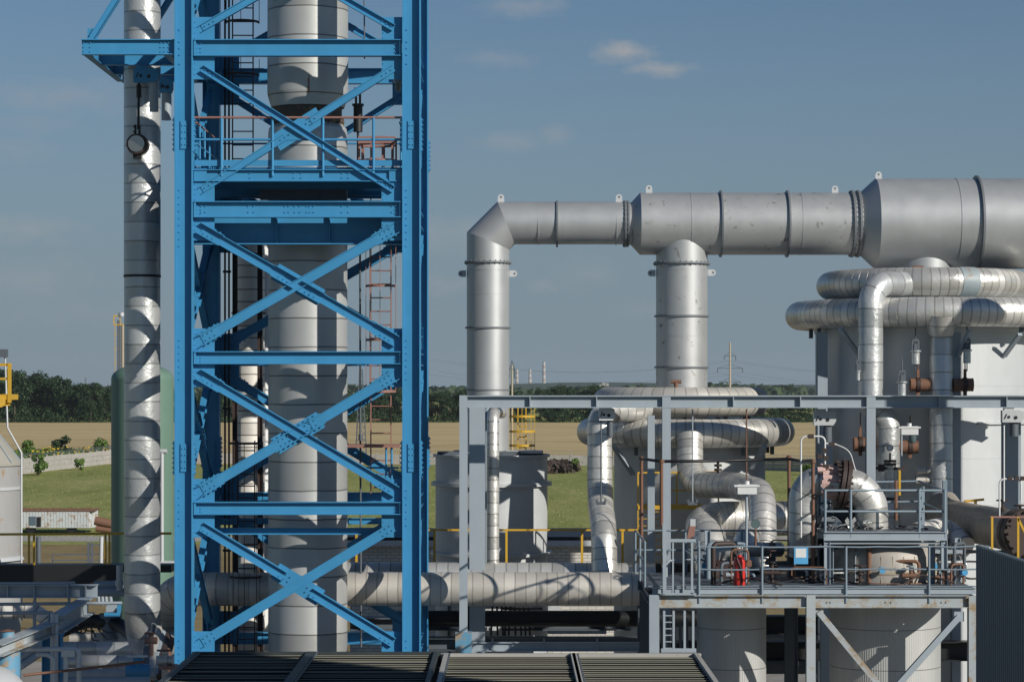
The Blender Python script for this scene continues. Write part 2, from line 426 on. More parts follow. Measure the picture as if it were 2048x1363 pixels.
#@@SETTING
# ------------------------------------------------------------------ ground, fields, far land
def sheet(name, x0, x1, y0, y1, z, mat, nx=1, ny=1, kind='structure'):
    m = MB(); b = 0
    for j in range(ny + 1):
        for i in range(nx + 1):
            m.v.append(Vector((x0 + (x1 - x0) * i / nx, y0 + (y1 - y0) * j / ny, z)))
    for j in range(ny):
        for i in range(nx):
            a = j * (nx + 1) + i; m.face([a, a + 1, a + nx + 2, a + nx + 1])
    o = m.build(name, mat); tag(o, kind=kind); return o
sheet('ground', -6000, 6000, -150, 9000, 0, M['meadow'])
sheet('wheat_field', -900, 900, 392, 862, .04, M['wheat'])
sheet('dry_ground', -120, 120, 104, 192, .008, M['drygrass'])
sheet('yard', -60, 60, 10, 110, .012, M['yard'])
sheet('track', -120, 120, 196, 203, .012, M['concrete'])

def leaf_quads(m, c, rad, n, size, flat=1.0, mi=0, rg=rnd):
    """n small leaf-clump faces through a blob's outer volume"""
    for _ in range(n):
        d = Vector((rg.gauss(0,1), rg.gauss(0,1), rg.gauss(0,1))).normalized()
        k = rg.uniform(.55, 1.05)
        p = Vector(c) + Vector((d.x * rad[0], d.y * rad[1], d.z * rad[2])) * k
        nrm = (d + Vector((rg.uniform(-1,1), rg.uniform(-1,1), rg.uniform(-.6,1))) * .8).normalized()
        x = nrm.orthogonal().normalized(); y = nrm.cross(x); a = rg.uniform(0, 6.28)
        x, y = x * math.cos(a) + y * math.sin(a), y * math.cos(a) - x * math.sin(a)
        s = size * rg.uniform(.6, 1.4); b = len(m.v)
        m.v += [p - x*s - y*s*.45, p + x*s*.2 - y*s*.7, p + x*s + y*s*.1, p - x*s*.1 + y*s*.7]
        m.face([b, b+1, b+2, b+3], False, None, mi)
def make_tree(h, seed, mat):
    rg = random.Random(seed); t = MB(); c = MB()
    t.tube([(0,0,0), (rg.uniform(-.2,.2), 0, h*.25), (rg.uniform(-.4,.4), 0, h*.6)], [h*.022, h*.016, h*.007], 7)
    for k in range(4):
        a = rg.uniform(0, 6.28); t.tube([(0,0,h*(.25+.08*k)), (math.cos(a)*h*.16, math.sin(a)*h*.16, h*(.48+.08*k))], [h*.009, h*.004], 5)
    nb = 24
    for k in range(nb):
        z = h * rg.uniform(.06, .9); wd = h * .34 * math.sin(max(.25, min(1, 1.25 - z / h)) * 1.6) 
        a = rg.uniform(0, 6.28); q = rg.uniform(.1, 1) ** .5
        cc = (math.cos(a) * wd * q, math.sin(a) * wd * q, z)
        r = h * rg.uniform(.10, .17)
        leaf_quads(c, cc, (r * 1.1, r * 1.1, r * .85), 150, h * .024, rg=rg)
    return t, c
protos = []
def plant_tree(k, loc, s, label, group, mat='leaf', name='tree'):
    if k >= len(protos) or protos[k] is None: pass
    root = thing(name, loc, label, 'tree', group); root.scale = (s, s, s * rnd.uniform(.92, 1.08)); root.rotation_euler.z = rnd.uniform(0, 6.28)
    tm, cm = tree_meshes[k]
    for nm, me in (('trunk', tm), ('crown', cm)):
        o = bpy.data.objects.new(nm, me); COL.objects.link(o); o.parent = root
    return root
def mesh_only(m, name, mat):
    o = m.build(name, mat, None); o.data.transform(Matrix.Translation(o.location)); me = o.data; bpy.data.objects.remove(o); return me
tree_meshes = []
for k in range(6):
    t, c = make_tree(10.0, 100 + k, None); tree_meshes.append((mesh_only(t, 'trunk', M['trunk']), mesh_only(c, 'crown', M['leaf'])))
# tree belt beyond the wheat: photo columns and tree-top rows
D0 = 880
belt = [(-60, 752), (0, 742), (30, 748), (62, 742), (92, 752), (120, 756), (150, 768), (182, 772), (208, 772), (236, 774), (262, 778)]
for i, (px, py) in enumerate(belt):
    D = D0 + rnd.uniform(-8, 30); h = ZP(py, D) * 1.06
    plant_tree(i % 6, (XP(px, D), D, 0), h / 10, 'dark green tree in the field belt left of the green tank' if px < 225 else 'dark tree in the field belt behind the green tank', 'trees in the belt left of the tall silver pipe')
for i, (px, py) in enumerate([(-85, 750), (-30, 746), (16, 752), (46, 750), (78, 756), (106, 760), (136, 766), (166, 776), (196, 779), (222, 780), (250, 782)]):
    D = D0 + rnd.uniform(30, 70); h = ZP(py, D) * 1.06
    plant_tree((i + 3) % 6, (XP(px, D), D, 0), h / 10, 'dark green tree in the field belt left of the green tank' if px < 225 else 'dark tree in the field belt behind the green tank', 'trees in the belt left of the tall silver pipe')
m = MB()
for k in range(700):
    px = rnd.uniform(-100, 1720); D = D0 + rnd.uniform(-16, 4); q = rnd.uniform(.8, 2.6)
    if 1050 < px < 1090 or 1310 < px < 1480: continue
    leaf_quads(m, (XP(px, D), D, q * .6), (2.2, 1.6, q), 16, .38)
tag(m.build('undergrowth', M['leaf']), kind='stuff')
px = 268
while px < 1300:
    D = D0 + rnd.uniform(-8, 40); py = 781 + rnd.uniform(-7, 5); h = ZP(py, D) * 1.06
    if not (1040 < px < 1095):
        plant_tree(rnd.randrange(6), (XP(px, D), D, 0), h / 10, 'dark green tree in the field belt seen behind the blue tower and tanks', 'trees in the belt behind the blue tower')
    px += rnd.uniform(20, 29)
px = 1500
while px < 1680:
    D = D0 + 10 + rnd.uniform(-8, 30); py = 797 + rnd.uniform(-6, 4); h = ZP(py, D) * 1.06
    plant_tree(rnd.randrange(6), (XP(px, D), D, 0), h / 10, 'low dark tree in the field belt between the two ring-topped tanks', 'trees in the belt between the tanks')
    px += rnd.uniform(20, 28)
D = 1180
for px, py in ((1085, 772), (1105, 768), (1128, 770), (1060, 780), (1150, 779)):
    plant_tree(rnd.randrange(6), (XP(px, D), D, 0), ZP(py, D) / 10, 'taller far tree rising above the belt right of the elbow duct', 'tall far trees right of the elbow duct')
# far woodland masses on the horizon
m = MB()
for k in range(420):
    D = rnd.uniform(2300, 3800); px = rnd.uniform(-150, 2250); top = 772 + 3.5 * math.sin(px / 130) + rnd.uniform(-1.5, 4)
    z = max(6, ZP(top, D)); leaf_quads(m, (XP(px, D), D, z * .5), (rnd.uniform(14, 30), 14, z * .52), 26, 4.5)
tag(m.build('far_woodland', M['leaf_far']), kind='stuff')
m = MB()
for k in range(60):
    x0 = -3600 + k * 120; b = len(m.v)
    for x in (x0, x0 + 120):
        h = 16 + 9 * math.sin(x / 410) + 6 * math.sin(x / 173 + 1)
        m.v += [Vector((x, 5600, 0)), Vector((x, 6000, h)), Vector((x, 7000, h * .6))]
    m.face([b, b+3, b+4, b+1], True); m.face([b+1, b+4, b+5, b+2], True)
tag(m.build('hills', M['leaf_far']), kind='structure')

# air
m = MB(); m.box((-6500, -200, -1), (6500, 9500, 120))
hz = m.build('haze', None); hz.data.materials.clear()
hm = bpy.data.materials.new('haze'); hm.use_nodes = True; hnt = hm.node_tree; hnt.nodes.clear()
ho = N(hnt, 'ShaderNodeOutputMaterial'); hv = N(hnt, 'ShaderNodeVolumePrincipled')
hv.inputs['Color'].default_value = (.62, .72, .86, 1); hv.inputs['Density'].default_value = .00005; hv.inputs['Anisotropy'].default_value = .1
hnt.links.new(hv.outputs[0], ho.inputs['Volume']); hz.data.materials.append(hm); tag(hz, kind='stuff')

# concrete perimeter wall with wire on top
def wall_run(x0, y0, x1, y1, h, label):
    n = int(math.hypot(x1 - x0, y1 - y0) / 4) + 1
    root = thing('concrete_wall', ((x0+x1)/2, (y0+y1)/2, 0), label, 'wall')
    m = MB(); pm = MB(); wm = MB(); d = Vector((x1-x0, y1-y0, 0)) / n; nrm = Vector((-d.y, d.x, 0)).normalized(); dn = d.normalized()
    for k in range(n):
        a = Vector((x0, y0, 0)) + d * k
        zt = h + rnd.uniform(-.05, .05)
        for q in range(3):
            m.obox(a + d * .5 + Z_ * (zt * (q + .5) / 3), dn, nrm, Z_, d.length - .25, .12, zt / 3 - .03)
        pm.obox(a + Z_ * (zt / 2 + .1), dn, nrm, Z_, .22, .2, zt + .2)
        pm.obox(a + Z_ * (zt + .35), dn, nrm, Z_, .06, .06, .7)
        for c in range(12):
            t = c / 12 * 2 * math.pi; cen = a + d * (c / 12) + Z_ * (zt + .42)
            rad = .33; pts = [cen + Z_ * (math.cos(u) * rad) + (nrm * .5 + dn * .5) * (math.sin(u) * rad) for u in [i * math.pi / 4 for i in range(8)]]
            wm.tube(pts, .014, 4, closed=True)
    m.build('panel', M['concrete'], root); pm.build('post', M['concrete'], root); wm.build('razor_wire', M['grey_dark'], root)
wall_run(XP(-40, 330), 330, XP(232, 400), 400, 2.15, 'pale concrete panel wall with coiled wire running left towards the silo')
wall_run(XP(240, 402), 402, XP(1290, 385), 385, 1.6, 'low concrete panel wall behind the blue tower and the left tank')
wall_run(XP(1300, 384), 384, XP(1700, 352), 352, 1.6, 'low concrete panel wall between the two ring-topped tanks')

def shrub(px, py_base, py_top, wpx, label, mat='leaf_light', D=None, name='shrub'):
    D = D or H * F / (py_base - CY)
    hh = (py_base - py_top) * D / F; ww = wpx * D / F; c = P(px, py_base, D); c.z = 0
    root = thing(name, c, label, 'shrub')
    t = MB(); cr = MB()
    for k in range(5):
        a = rnd.uniform(0, 6.28); t.tube([c, c + Vector((math.cos(a) * ww * .3, math.sin(a) * ww * .3, hh * rnd.uniform(.5, .8)))], [.03, .012], 5)
    for k in range(12):
        q = rnd.random() ** .6
        leaf_quads(cr, c + Vector((rnd.uniform(-.42, .42) * ww * (1.1 - q * .6), rnd.uniform(-.4, .4) * ww, hh * (.12 + .76 * q))), (ww * .2, ww * .2, hh * .17), 55, .10 + .03 * ww)
    t.build('stem', M['trunk'], root); cr.build('foliage', M[mat], root)
shrub(78, 950, 908, 36, 'bright green shrub in the gap of the concrete wall')
shrub(158, 940, 914, 24, 'small green shrub growing against the concrete wall')
shrub(125, 925, 876, 52, 'forked dark green bush behind the concrete wall', mat='leaf', D=420)
shrub(202, 922, 880, 40, 'round green bush behind the wall beside the green tank', D=425)
shrub(55, 932, 893, 34, 'pale green bush behind the wall near the silo', D=420)
shrub(898, 912, 892, 14, 'lone green bush above the left tank at the wheat edge', D=395)
shrub(1150, 938, 912, 22, 'leafy green bush beside the brown earth heap', D=360)
shrub(1612, 942, 920, 26, 'green bush by the wall left of the big tank', D=345)
m = MB()
for k in range(260):
    px = rnd.uniform(40, 228); D = rnd.uniform(402, 440); c = Vector((XP(px, D), D, rnd.uniform(.3, 1.0)))
    leaf_quads(m, c, (1.6, 1.6, .9), 12, .32)
tag(m.build('weeds', M['leaf_light']), kind='stuff')
m = MB()
for k in range(60):
    px = rnd.uniform(60, 215); D = rnd.uniform(400, 430); m.obox(Vector((XP(px, D), D, rnd.uniform(1.2, 2.0))), X_, Y_, Z_, .28, .28, .24)
tag(m.build('wild_flowers', M['flower']), kind='stuff')
m = MB()
for k in range(22000):
    D = rnd.uniform(196, 380); px = rnd.uniform(-20, 1640)
    if px > 235 and D > 345 and rnd.random() < .5: continue
    c = Vector((XP(px, D), D, 0)); hh = rnd.uniform(.04, .12); a = rnd.uniform(0, 6.28); o = Vector((math.cos(a), math.sin(a), 0)); b = len(m.v)
    m.v += [c - o * .05, c + o * .05, c + o * rnd.uniform(-.1, .1) + Z_ * hh]; m.face([b, b+1, b+2])
tag(m.build('grass_tufts', leafmat('grass blades', (.22, .24, .075), (.28, .29, .105))), kind='stuff')
# brown earth heap by the wall
m = MB()
for k in range(40):
    px = rnd.uniform(1088, 1150); D = rnd.uniform(350, 372); leaf_quads(m, (XP(px, D), D, .5), (1.2, 1.2, 1.0), 14, .55)
tag(m.build('earth_heap', paint('dark earth', (.07, .05, .04), .95, streak=False)), kind='stuff')

# far chimneys, buildings and poles
def chimney(px, ptop, wpx, label):
    D = 7300; r = wpx / 2 * D / F; z1 = ZP(ptop, D); x = XP(px, D)
    root = thing('striped_chimney', (x, D, 0), label, 'chimney', 'far striped chimneys')
    a = MB(); n = 9
    for k in range(n):
        z0 = z1 * k / n; zz = z1 * (k + 1) / n
        a.lathe([(r * (1.25 - .35 * k / n), z0), (r * (1.25 - .35 * (k + 1) / n), zz)], (x, D, 0), 16, mi=k % 2)
    a.build('shaft', [M['far_white'], M['far_red']], root)
    a = MB(); a.tube([(x, D, z1 + .01), (x, D, z1 + .8)], r * .98, 16); a.build('rim', M['grey_dark'], root)
chimney(1034, 738, 5.5, 'thin red and white chimney nearest the elbow duct')
chimney(1060, 738, 5.5, 'middle of the three far red and white chimneys')
chimney(1088, 723, 6.0, 'tallest far red and white chimney on the right')
m = MB(); D = 4600
for px, t in ((1201, 768), (1208, 765), (1214, 766)): m.box((XP(px, D) - 3.2, D, 0), (XP(px, D) + 3.2, D + 12, ZP(t, D)))
tag(m.build('far_building', M['concrete']), 'tiny pale block building on the horizon above the low ring pipe', 'building')
def power_pole(px, ptop, D, label, arms=((.08, 1.0), (.30, 1.9), (.52, 1.4)), w=.5):
    z1 = ZP(ptop, D); x = XP(px, D); root = thing('power_pole', (x, D, 0), label, 'power pole')
    m = MB(); m.tube([(x, D, 0), (x, D, z1)], [w * .75, w * .4], 8); m.build('pole', M['tan'], root)
    a = MB()
    for f, L in arms:
        z = z1 - f * (z1 - H) - .2; a.bar((x - L, D, z), (x + L, D, z), .14); a.bar((x - L, D, z), (x, D, z + .8), .08); a.bar((x + L, D, z), (x, D, z + .8), .08)
        for s in (-1, 1): a.cyl((x + s * L, D, z), (x + s * L, D, z - .9), .09, 6)
    a.build('crossarm', M['grey_dark'], root)
power_pole(1460, 684, 520, 'pale concrete power pole with crossarms between duct and tank', arms=((.28, 1.2), (.55, 2.6), (.85, 2.2)), w=.42)
power_pole(1024, 730, 240, 'slim weathered pole just right of the elbow duct', arms=((.08, .25),), w=.22)
def lattice(px, ptop, D, wpx, label):
    z1 = ZP(ptop, D); x = XP(px, D); w0 = wpx * D / F; root = thing('lattice_mast', (x, D, 0), label, 'mast'); m = MB(); n = 14
    for s in (-1, 1):
        for t in (-1, 1): m.bar((x + s * w0 / 2, D + t * w0 / 2, 0), (x + s * w0 * .12, D + t * w0 * .12, z1), .12)
    for k in range(n):
        a, b = k / n, (k + 1) / n; wa = w0 / 2 * (1 - .76 * a); wb = w0 / 2 * (1 - .76 * b)
        m.bar((x - wa, D - wa, z1 * a), (x + wb, D - wb, z1 * b), .07); m.bar((x + wa, D - wa, z1 * a), (x - wb, D - wb, z1 * b), .07); m.bar((x - wb, D - wb, z1 * b), (x + wb, D - wb, z1 * b), .07)
    m.build('lattice', M['grey_dark'], root)
lattice(722, 738, 420, 22, 'dark lattice mast seen beside the tower vessel')
lattice(171, 755, 1500, 7, 'faint thin mast above the left tree belt')
m = MB()
x, D = XP(1460, 520), 520
for k, (dx, f) in enumerate(((-1.2, .28), (1.2, .28), (-2.6, .55), (2.6, .55))):
    z = ZP(684, D) - f * (ZP(684, D) - H) - 1.1
    for side in (-1, 1):
        pts = []
        for i in range(13):
            t = i / 12; xx = x + dx + side * 62 * t; pts.append((xx, D + side * t * 35, z - 7.5 * 4 * t * (1 - t) * .35))
        m.tube(pts, .018, 4, caps=False)
tag(m.build('power_line', M['grey_dark']), 'thin sagging wires strung from the pale power pole', 'power line')
#@@TOWER
# ------------------------------------------------------------------ blue steel tower
YF, YB, XL, XR = 59.2, 64.57, -7.735, -2.37
def zf(py): return ZP(py, YF)
tower = thing('steel_tower', ((XL + XR) / 2, (YF + YB) / 2, 0), 'tall riveted blue steel tower with cross braces around the silver vessel', 'tower')
ZTOP = 24.5
BEAMS = [-205, 96.5, 419, 715, 1015.5, 1320]
def column(x, y):
    m = MB(); h, b = .43, .34
    m.ibeam((x, y, 0), (x, y, ZTOP), h, b, .02, .028, X_)
    fy = y - .01
    for sx in (-1, 1):                                  # bolt rows on the recessed web
        for py in (84, 97, 110, 128, 60):
            m.bolt((x + sx * .11, fy, zf(py)), -Y_)
        for py in list(range(380, 500, 14)) + list(range(680, 770, 13)) + list(range(980, 1060, 14)) + list(range(1280, 1320, 13)):
            if sx < 0: m.bolt((x + sx * .12, fy, zf(py)), -Y_, .018)
    for py in (270, 915, -400):                         # bolted splices
        z = zf(py)
        m.box((x - .085, y - .042, z - .33), (x + .085, y - .011, z + .33))
        for r_ in range(4):
            for sx in (-1, 1): m.bolt((x + sx * .04, y - .042, z + (r_ - 1.5) * .15), -Y_, .02)
        for s in (-1, 1):
            xf = x + s * (h / 2)
            m.box((min(xf, xf + s * .025), y - b / 2 + .02, z - .40), (max(xf, xf + s * .025), y + b / 2 - .02, z + .40))
            for r_ in range(7):
                for sy in (-.09, -.03, .06): m.bolt((xf + s * .025, y + sy, z + (r_ - 3) * .115), X_ * s, .022, .03)
    return m.build('column', M['blue'], tower)
for x in (XL, XR):
    for y in (YF, YB): column(x, y)
def beam_between(a, b, h, bw, side_normal, bolts=True, name='beam'):
    m = MB(); a = Vector(a); b = Vector(b)
    m.ibeam(a, b, h, bw, .016, .02, Z_)
    d = (b - a).normalized()
    if bolts:
        for e, s in ((a, 1), (b, -1)):
            for i in range(2):
                for k in range(3):
                    m.bolt(e + d * (s * (.07 + i * .09)) + Z_ * ((k - 1) * h * .25) + side_normal * .008, side_normal, .018)
            p = e + d * (s * .03)                       # end cleat with a row of bolts on the column edge
            m.obox(p + side_normal * .06, d, side_normal, Z_, .05, .10, h * .9)
    return m
hb = [.40, .39, .38, .30, .30, .30]
xi0, xi1 = XL + .23, XR - .23
for k, py in enumerate(BEAMS):
    z = zf(py); h = hb[k]
    m = beam_between((xi0, YF, z), (xi1, YF, z), h, .27, -Y_)
    if k == 2:
        for px in (403, 411, 497, 508, 570, 578, 590, 600, 614, 620, 628, 684, 697, 784, 792):
            for dz in (-.06, .08): m.bolt((XP(px, YF), YF - .01, z + dz), -Y_, .018)
    m.build('beam', M['blue'], tower)
    m = beam_between((xi0, YB, z), (xi1, YB, z), h, .27, -Y_); m.build('beam', M['blue'], tower)
    for x in (XL, XR):
        m = beam_between((x, YF + .18, z), (x, YB - .18, z), h, .2, X_, False); m.build('beam', M['blue'], tower)
def brace(a, b, nrm, h=.235, bw=.16, broken=False, plates=True):
    """one diagonal: an I section in the frame's plane; ends spliced on to gussets"""
    a = Vector(a); b = Vector(b); d = (b - a).normalized(); L = (b - a).length
    u = nrm.cross(d).normalized()
    if u.z < 0: u = -u
    m = MB()
    def seg(p, q): m.ibeam(p, q, h, bw, .014, .018, u)
    if broken:
        c = (a + b) / 2; g = .36
        seg(a, c - d * g); seg(c + d * g, b); ends = [(a, 1), (c - d * g, 0), (c + d * g, 0), (b, -1)]
        m.obox(c - nrm * .012, d, u, nrm, 1.25, .42, .016)        # gusset behind the crossing
    else:
        seg(a, b); ends = [(a, 1), (b, -1)]
    for e, s in ends:
        for su in ((-1, 1) if plates else ()):
            q = e + d * (s * .22) + u * (su * (h / 2 + .012))
            m.obox(q, d, u, nrm, .62, .022, bw * 1.35)
            for i in range(4):
                m.bolt(q + d * ((i - 1.5) * .13) + u * (su * .011) + nrm * .05, u * su, .02, .03)
        for i in range(3):
            for su in ((-1, 1) if h > .2 else (0,)): m.bolt(e + d * (s * .20 + (i - 1) * .12) + u * (su * .06) + nrm * .01, nrm, .018)
    return m.build('brace', M['blue'], tower)
def gusset(c, nrm, hx, hz):
    m = MB(); d = Z_.cross(nrm)
    m.obox(c, d, Z_, nrm, hx, hz, .018)
    for i in range(4): m.bolt(c + Z_ * ((i - 1.5) * hz * .2) + d * (-hx * .42), nrm, .018)
    m.build('gusset_plate', M['blue'], tower)
slash_front = [True, False, True, False, True]
def bay(k, P0, P1, nrm):
    """cross braces of one bay between two column lines P0 and P1 (points at z = 0)"""
    zt = zf(BEAMS[k]) - hb[k] / 2 - .28; zb = zf(BEAMS[k+1]) + hb[k+1] / 2 + .28
    d = (P1 - P0).normalized(); A = P0 + d * .42; B = P1 - d * .42
    sl = slash_front[k]
    kw = dict(h=.17 if k < 2 else .235, plates=k in (2, 3))
    brace(A + Z_ * zb, B + Z_ * zt, nrm, broken=not sl, **kw)
    brace(A + Z_ * zt, B + Z_ * zb, nrm, broken=sl, **kw)
    for p in (P0 + d * .46, P1 - d * .46):
        for z, s in ((zt + .05, 1), (zb - .05, -1)): gusset(p + Z_ * z - nrm * .02, nrm, .50, .62)
for k in range(5):
    bay(k, Vector((XL, YF, 0)), Vector((XR, YF, 0)), -Y_)
    bay(k, Vector((XL, YB, 0)), Vector((XR, YB, 0)), -Y_)
    if k > 0 or True:
        bay(k, Vector((XL, YB, 0)), Vector((XL, YF, 0)), X_)
        bay(k, Vector((XR, YF, 0)), Vector((XR, YB, 0)), X_)
# working platform and the girders under it
zd = zf(334)
m = MB()
m.box((xi0 - .02, YF + .14, zd - .05), (xi1 + .02, YB - .2, zd))
for i in range(90):
    x = xi0 + .35 + (xi1 - xi0 - .5) * i / 89; m.box((x - .012, YF + .095, zd - .035), (x + .012, YF + .135, zd + .012))
m.box((xi0, YF + .06, zd + .03), (xi1, YF + .085, zd + .17))
m.build('platform', M['blue'], tower)
m = MB(); m.ibeam((xi0, YF + .05, zd - .2), (xi1, YF + .05, zd - .2), .28, .2, .014, .018, Z_)
for px in (588, 602, 684, 697, 392, 404, 790, 798, 500):
    for dz in (-.25, -.14): m.bolt((XP(px, YF), YF + .04, zd + dz), -Y_, .018)
m.box((xi0, YF - .02, zd - .34), (xi0 + .3, YF, zd - .06)); m.box((xi1 - .3, YF - .02, zd - .34), (xi1, YF, zd - .06))
m.build('beam', M['blue'], tower)
for y in (60.6, 61.0, 62.8, 63.6):
    m = MB(); m.ibeam((XL + .1, y, zd - .26), (XR - .1, y, zd - .26), .3, .16, .014, .018, Z_); m.build('beam', M['blue'], tower)
for y, xx in ((60.0, None), (63.25, None)):
    m = MB(); z0, z1 = ZP(489, y), ZP(402, y)
    m.ibeam((XL + .05, y, (z0 + z1) / 2), (XR - .05, y, (z0 + z1) / 2), z1 - z0, .3, .02, .026, Z_)
    for px in (555, 660): m.box((XP(px, y) - .012, y - .14, z0 + .03), (XP(px, y) + .012, y - .011, z1 - .03))
    m.build('girder', M['blue'], tower)
for x in (-6.35, -3.75):
    m = MB(); z0, z1 = ZP(489, 62), ZP(402, 62); m.ibeam((x, 60.2, (z0 + z1) / 2), (x, 63.1, (z0 + z1) / 2), z1 - z0 - .1, .3, .02, .026, Z_); m.build('girder', M['blue'], tower)
m = MB(); z0, z1 = ZP(400, 60.7), ZP(372, 60.7)
m.box((-6.1, 60.72, z0), (-4.0, 60.76, z1)); m.box((XP(578, 60.6), 60.66, z0 + .02), (XP(638, 60.6), 60.72, z1 + .02)); m.build('louvre_panel', M['grey_dark'], tower)
def handrail(pts, zb, zt, zm, posts, mat, r=.026, name='handrail', parent=None, post_bottom=None):
    m = MB(); pts = [Vector(p) for p in pts]
    m.tube([p + Z_ * zt for p in pts], r, 8); m.tube([p + Z_ * zm for p in pts], r * .85, 8)
    for p in posts: m.tube([Vector(p) + Z_ * (post_bottom if post_bottom is not None else zb), Vector(p) + Z_ * zt], r, 8)
    return m.build(name, mat, parent)
yr = YF + .02
m = MB()
m.tube([(xi0, yr, zf(235)), (xi1, yr, zf(235))], .028, 8, mi=1); m.tube([(xi0, yr, zf(279)), (xi1, yr, zf(279))], .03, 8)
for px in (443, 545, 646, 747): m.tube([(XP(px, YF), yr - .02, zf(352)), (XP(px, YF), yr - .02, zf(236))], .032, 8)
for t in (.12, .3, .48, .7, .9):
    y = yr + (YB - yr) * t; m.tube([(xi0 + .05, y, zd), (xi0 + .05, y, zd + 1.05)], .026, 8); m.tube([(xi1 - .05, y, zd), (xi1 - .05, y, zd + 1.05)], .026, 8)
for f in (.55, 1.05):
    m.tube([(xi0 + .05, yr, zd + f), (xi0 + .05, YB - .2, zd + f)], .024, 8, mi=1 if f > 1 else 0); m.tube([(xi1 - .05, yr, zd + f), (xi1 - .05, YB - .2, zd + f)], .024, 8)
    m.tube([(xi0, YB - .25, zd + f), (xi1, YB - .25, zd + f)], .024, 8)
m.build('handrail', [M['blue'], M['red_oxide']], tower)
m = MB()
for y in (YF + .55, YB - .3): m = MB(); m.ibeam((XL + .2, y, zf(1064)), (XR - .2, y, zf(1064)), .16, .14, .012, .016, Z_); m.build('tie_beam', M['blue'], tower)

# cantilever bracket carrying the tall pipe
zb1 = zf(95); xb0 = XP(164, YF)
m = MB(); m.ibeam((xb0, YF - .02, zb1), (XL - .22, YF - .02, zb1), .36, .2, .016, .02, Z_)
for px in (168, 181, 322, 329, 338):
    for dz in (-.1, 0, .1): m.bolt((XP(px, YF), YF - .03, zb1 + dz), -Y_, .018)
m.build('bracket_beam', M['blue'], tower)
for y in (61.1, 62.95, YB):
    m = MB(); m.ibeam((xb0 + .12, y, zb1), (XL - .22, y, zb1), .36, .2, .016, .02, Z_); m.build('bracket_beam', M['blue'], tower)
for x in (xb0 + .1, XL - .42):
    m = MB(); m.ibeam((x, YF + .1, zb1), (x, YB - .1, zb1), .34, .18, .016, .02, Z_); m.build('bracket_beam', M['blue'], tower)
for y in (YF, YB):
    m = MB(); a = Vector((XP(185, YF), y, zf(76))); b = Vector((XL - .2, y, zf(-190))); m.ibeam(a, b, .16, .12, .012, .014, Z_)
    m.box((a.x - .12, y - .01, a.z - .06), (a.x + .12, y + .01, a.z + .22))
    m.build('brace', M['blue'], tower)
# ---- silver process vessel inside the tower
VX, VY = -5.04, 61.9
def zv(py): return ZP(py, VY)
ves = thing('process_vessel', (VX, VY, 0), 'tall jacketed silver vessel standing inside the blue tower', 'vessel')
m = MB(); m.lathe([(.985, zv(-260)), (.995, zv(188)), (.975, zv(196)), (.90, zv(216))], (VX, VY, 0), 64); m.build('upper_shell', M['vessel'], ves)
m = MB(); m.lathe([(.90, zv(216)), (.84, zv(218)), (.84, zv(240)), (.90, zv(241)), (.90, zv(247)), (.82, zv(248))], (VX, VY, 0), 64)
for i in range(36):
    a = i / 36 * 2 * math.pi; m.box((VX + math.cos(a) * .87 - .02, VY + math.sin(a) * .87 - .02, zv(252)), (VX + math.cos(a) * .87 + .02, VY + math.sin(a) * .87 + .02, zv(238)))
m.build('flange_joint', paint('scorched rusty flange', (.10, .07, .05), .7, dirt=(.25, .17, .08), dirt_amt=.6), ves)
m = MB(); a_ = Vector((VX + .11, VY - .99, 0)); m.bar(a_ + Z_ * zv(196), a_ + Z_ * zv(160), .02, .02)
for k in range(5): q = a_ + Vector((rnd.uniform(-.03, .03), -.004, zv(178 + k * 4))); m.bar(q, q + Z_ * rnd.uniform(.05, .16), .025, .012)
m.build('rusty_seam', M['rust'], ves)
m = MB(); m.lathe([(.82, zv(246)), (.955, zv(258)), (.975, zv(268)), (.975, .5)], (VX, VY, 0), 64); m.build('lower_shell', M['vessel'], ves)
def pipe(name, pts, r, mat, label=None, cat='pipe', group=None, parent=None, bend=.5, n=24, seg=8, caps=True):
    m = MB(); m.tube(fillet(pts, bend, seg), r, n, caps); o = m.build(name, M[mat], parent)
    if label: tag(o, label, cat, group)
    return o
# ---- slim white jacketed stack behind, and dark rails
st = thing('jacketed_pipe', (XP(505, 66.6), 66.6, 6), 'slim white jacketed standpipe behind the tower vessel', 'pipe')
m = MB(); m.lathe([(.42, 5), (.42, ZP(430, 66.6)), (.34, ZP(420, 66.6))], (XP(498, 66.6), 66.6, 0), 36); m.build('shell', M['white_clad'], st)
m = MB(); m.lathe([(.47, ZP(624, 66.6)), (.47, ZP(627, 66.6))], (XP(498, 66.6), 66.6, 0), 36); m.build('support_ring', M['grey_dark'], st)
m = MB(); m.lathe([(.15, 5), (.15, ZP(440, 66.7))], (XP(529, 66.9), 66.9, 0), 20); o = m.build('side_pipe', M['white'], st)
m = MB()
for px in (470, 520): m.ibeam((XP(px, 65.6), 65.6, 4), (XP(px, 65.6), 65.6, ZP(440, 65.6)), .13, .1, .014, .014, X_)
tag(m.build('guide_rail', M['brown']), 'pair of dark brown uprights in front of the white standpipe', 'rail')
m = MB()
for px in (450, 458):
    m.tube([(XP(px, 64.3), 64.3, 4), (XP(px, 64.3), 64.3, ZTOP)], .028, 6)
for py in (543, 817, 1100): m.box((XP(446, 64.3), 64.26, ZP(py, 64.3) - .03), (XP(462, 64.3), 64.34, ZP(py, 64.3) + .03))
tag(m.build('conduit_pair', M['black']), 'pair of thin black conduits running up beside the back left column', 'conduit')
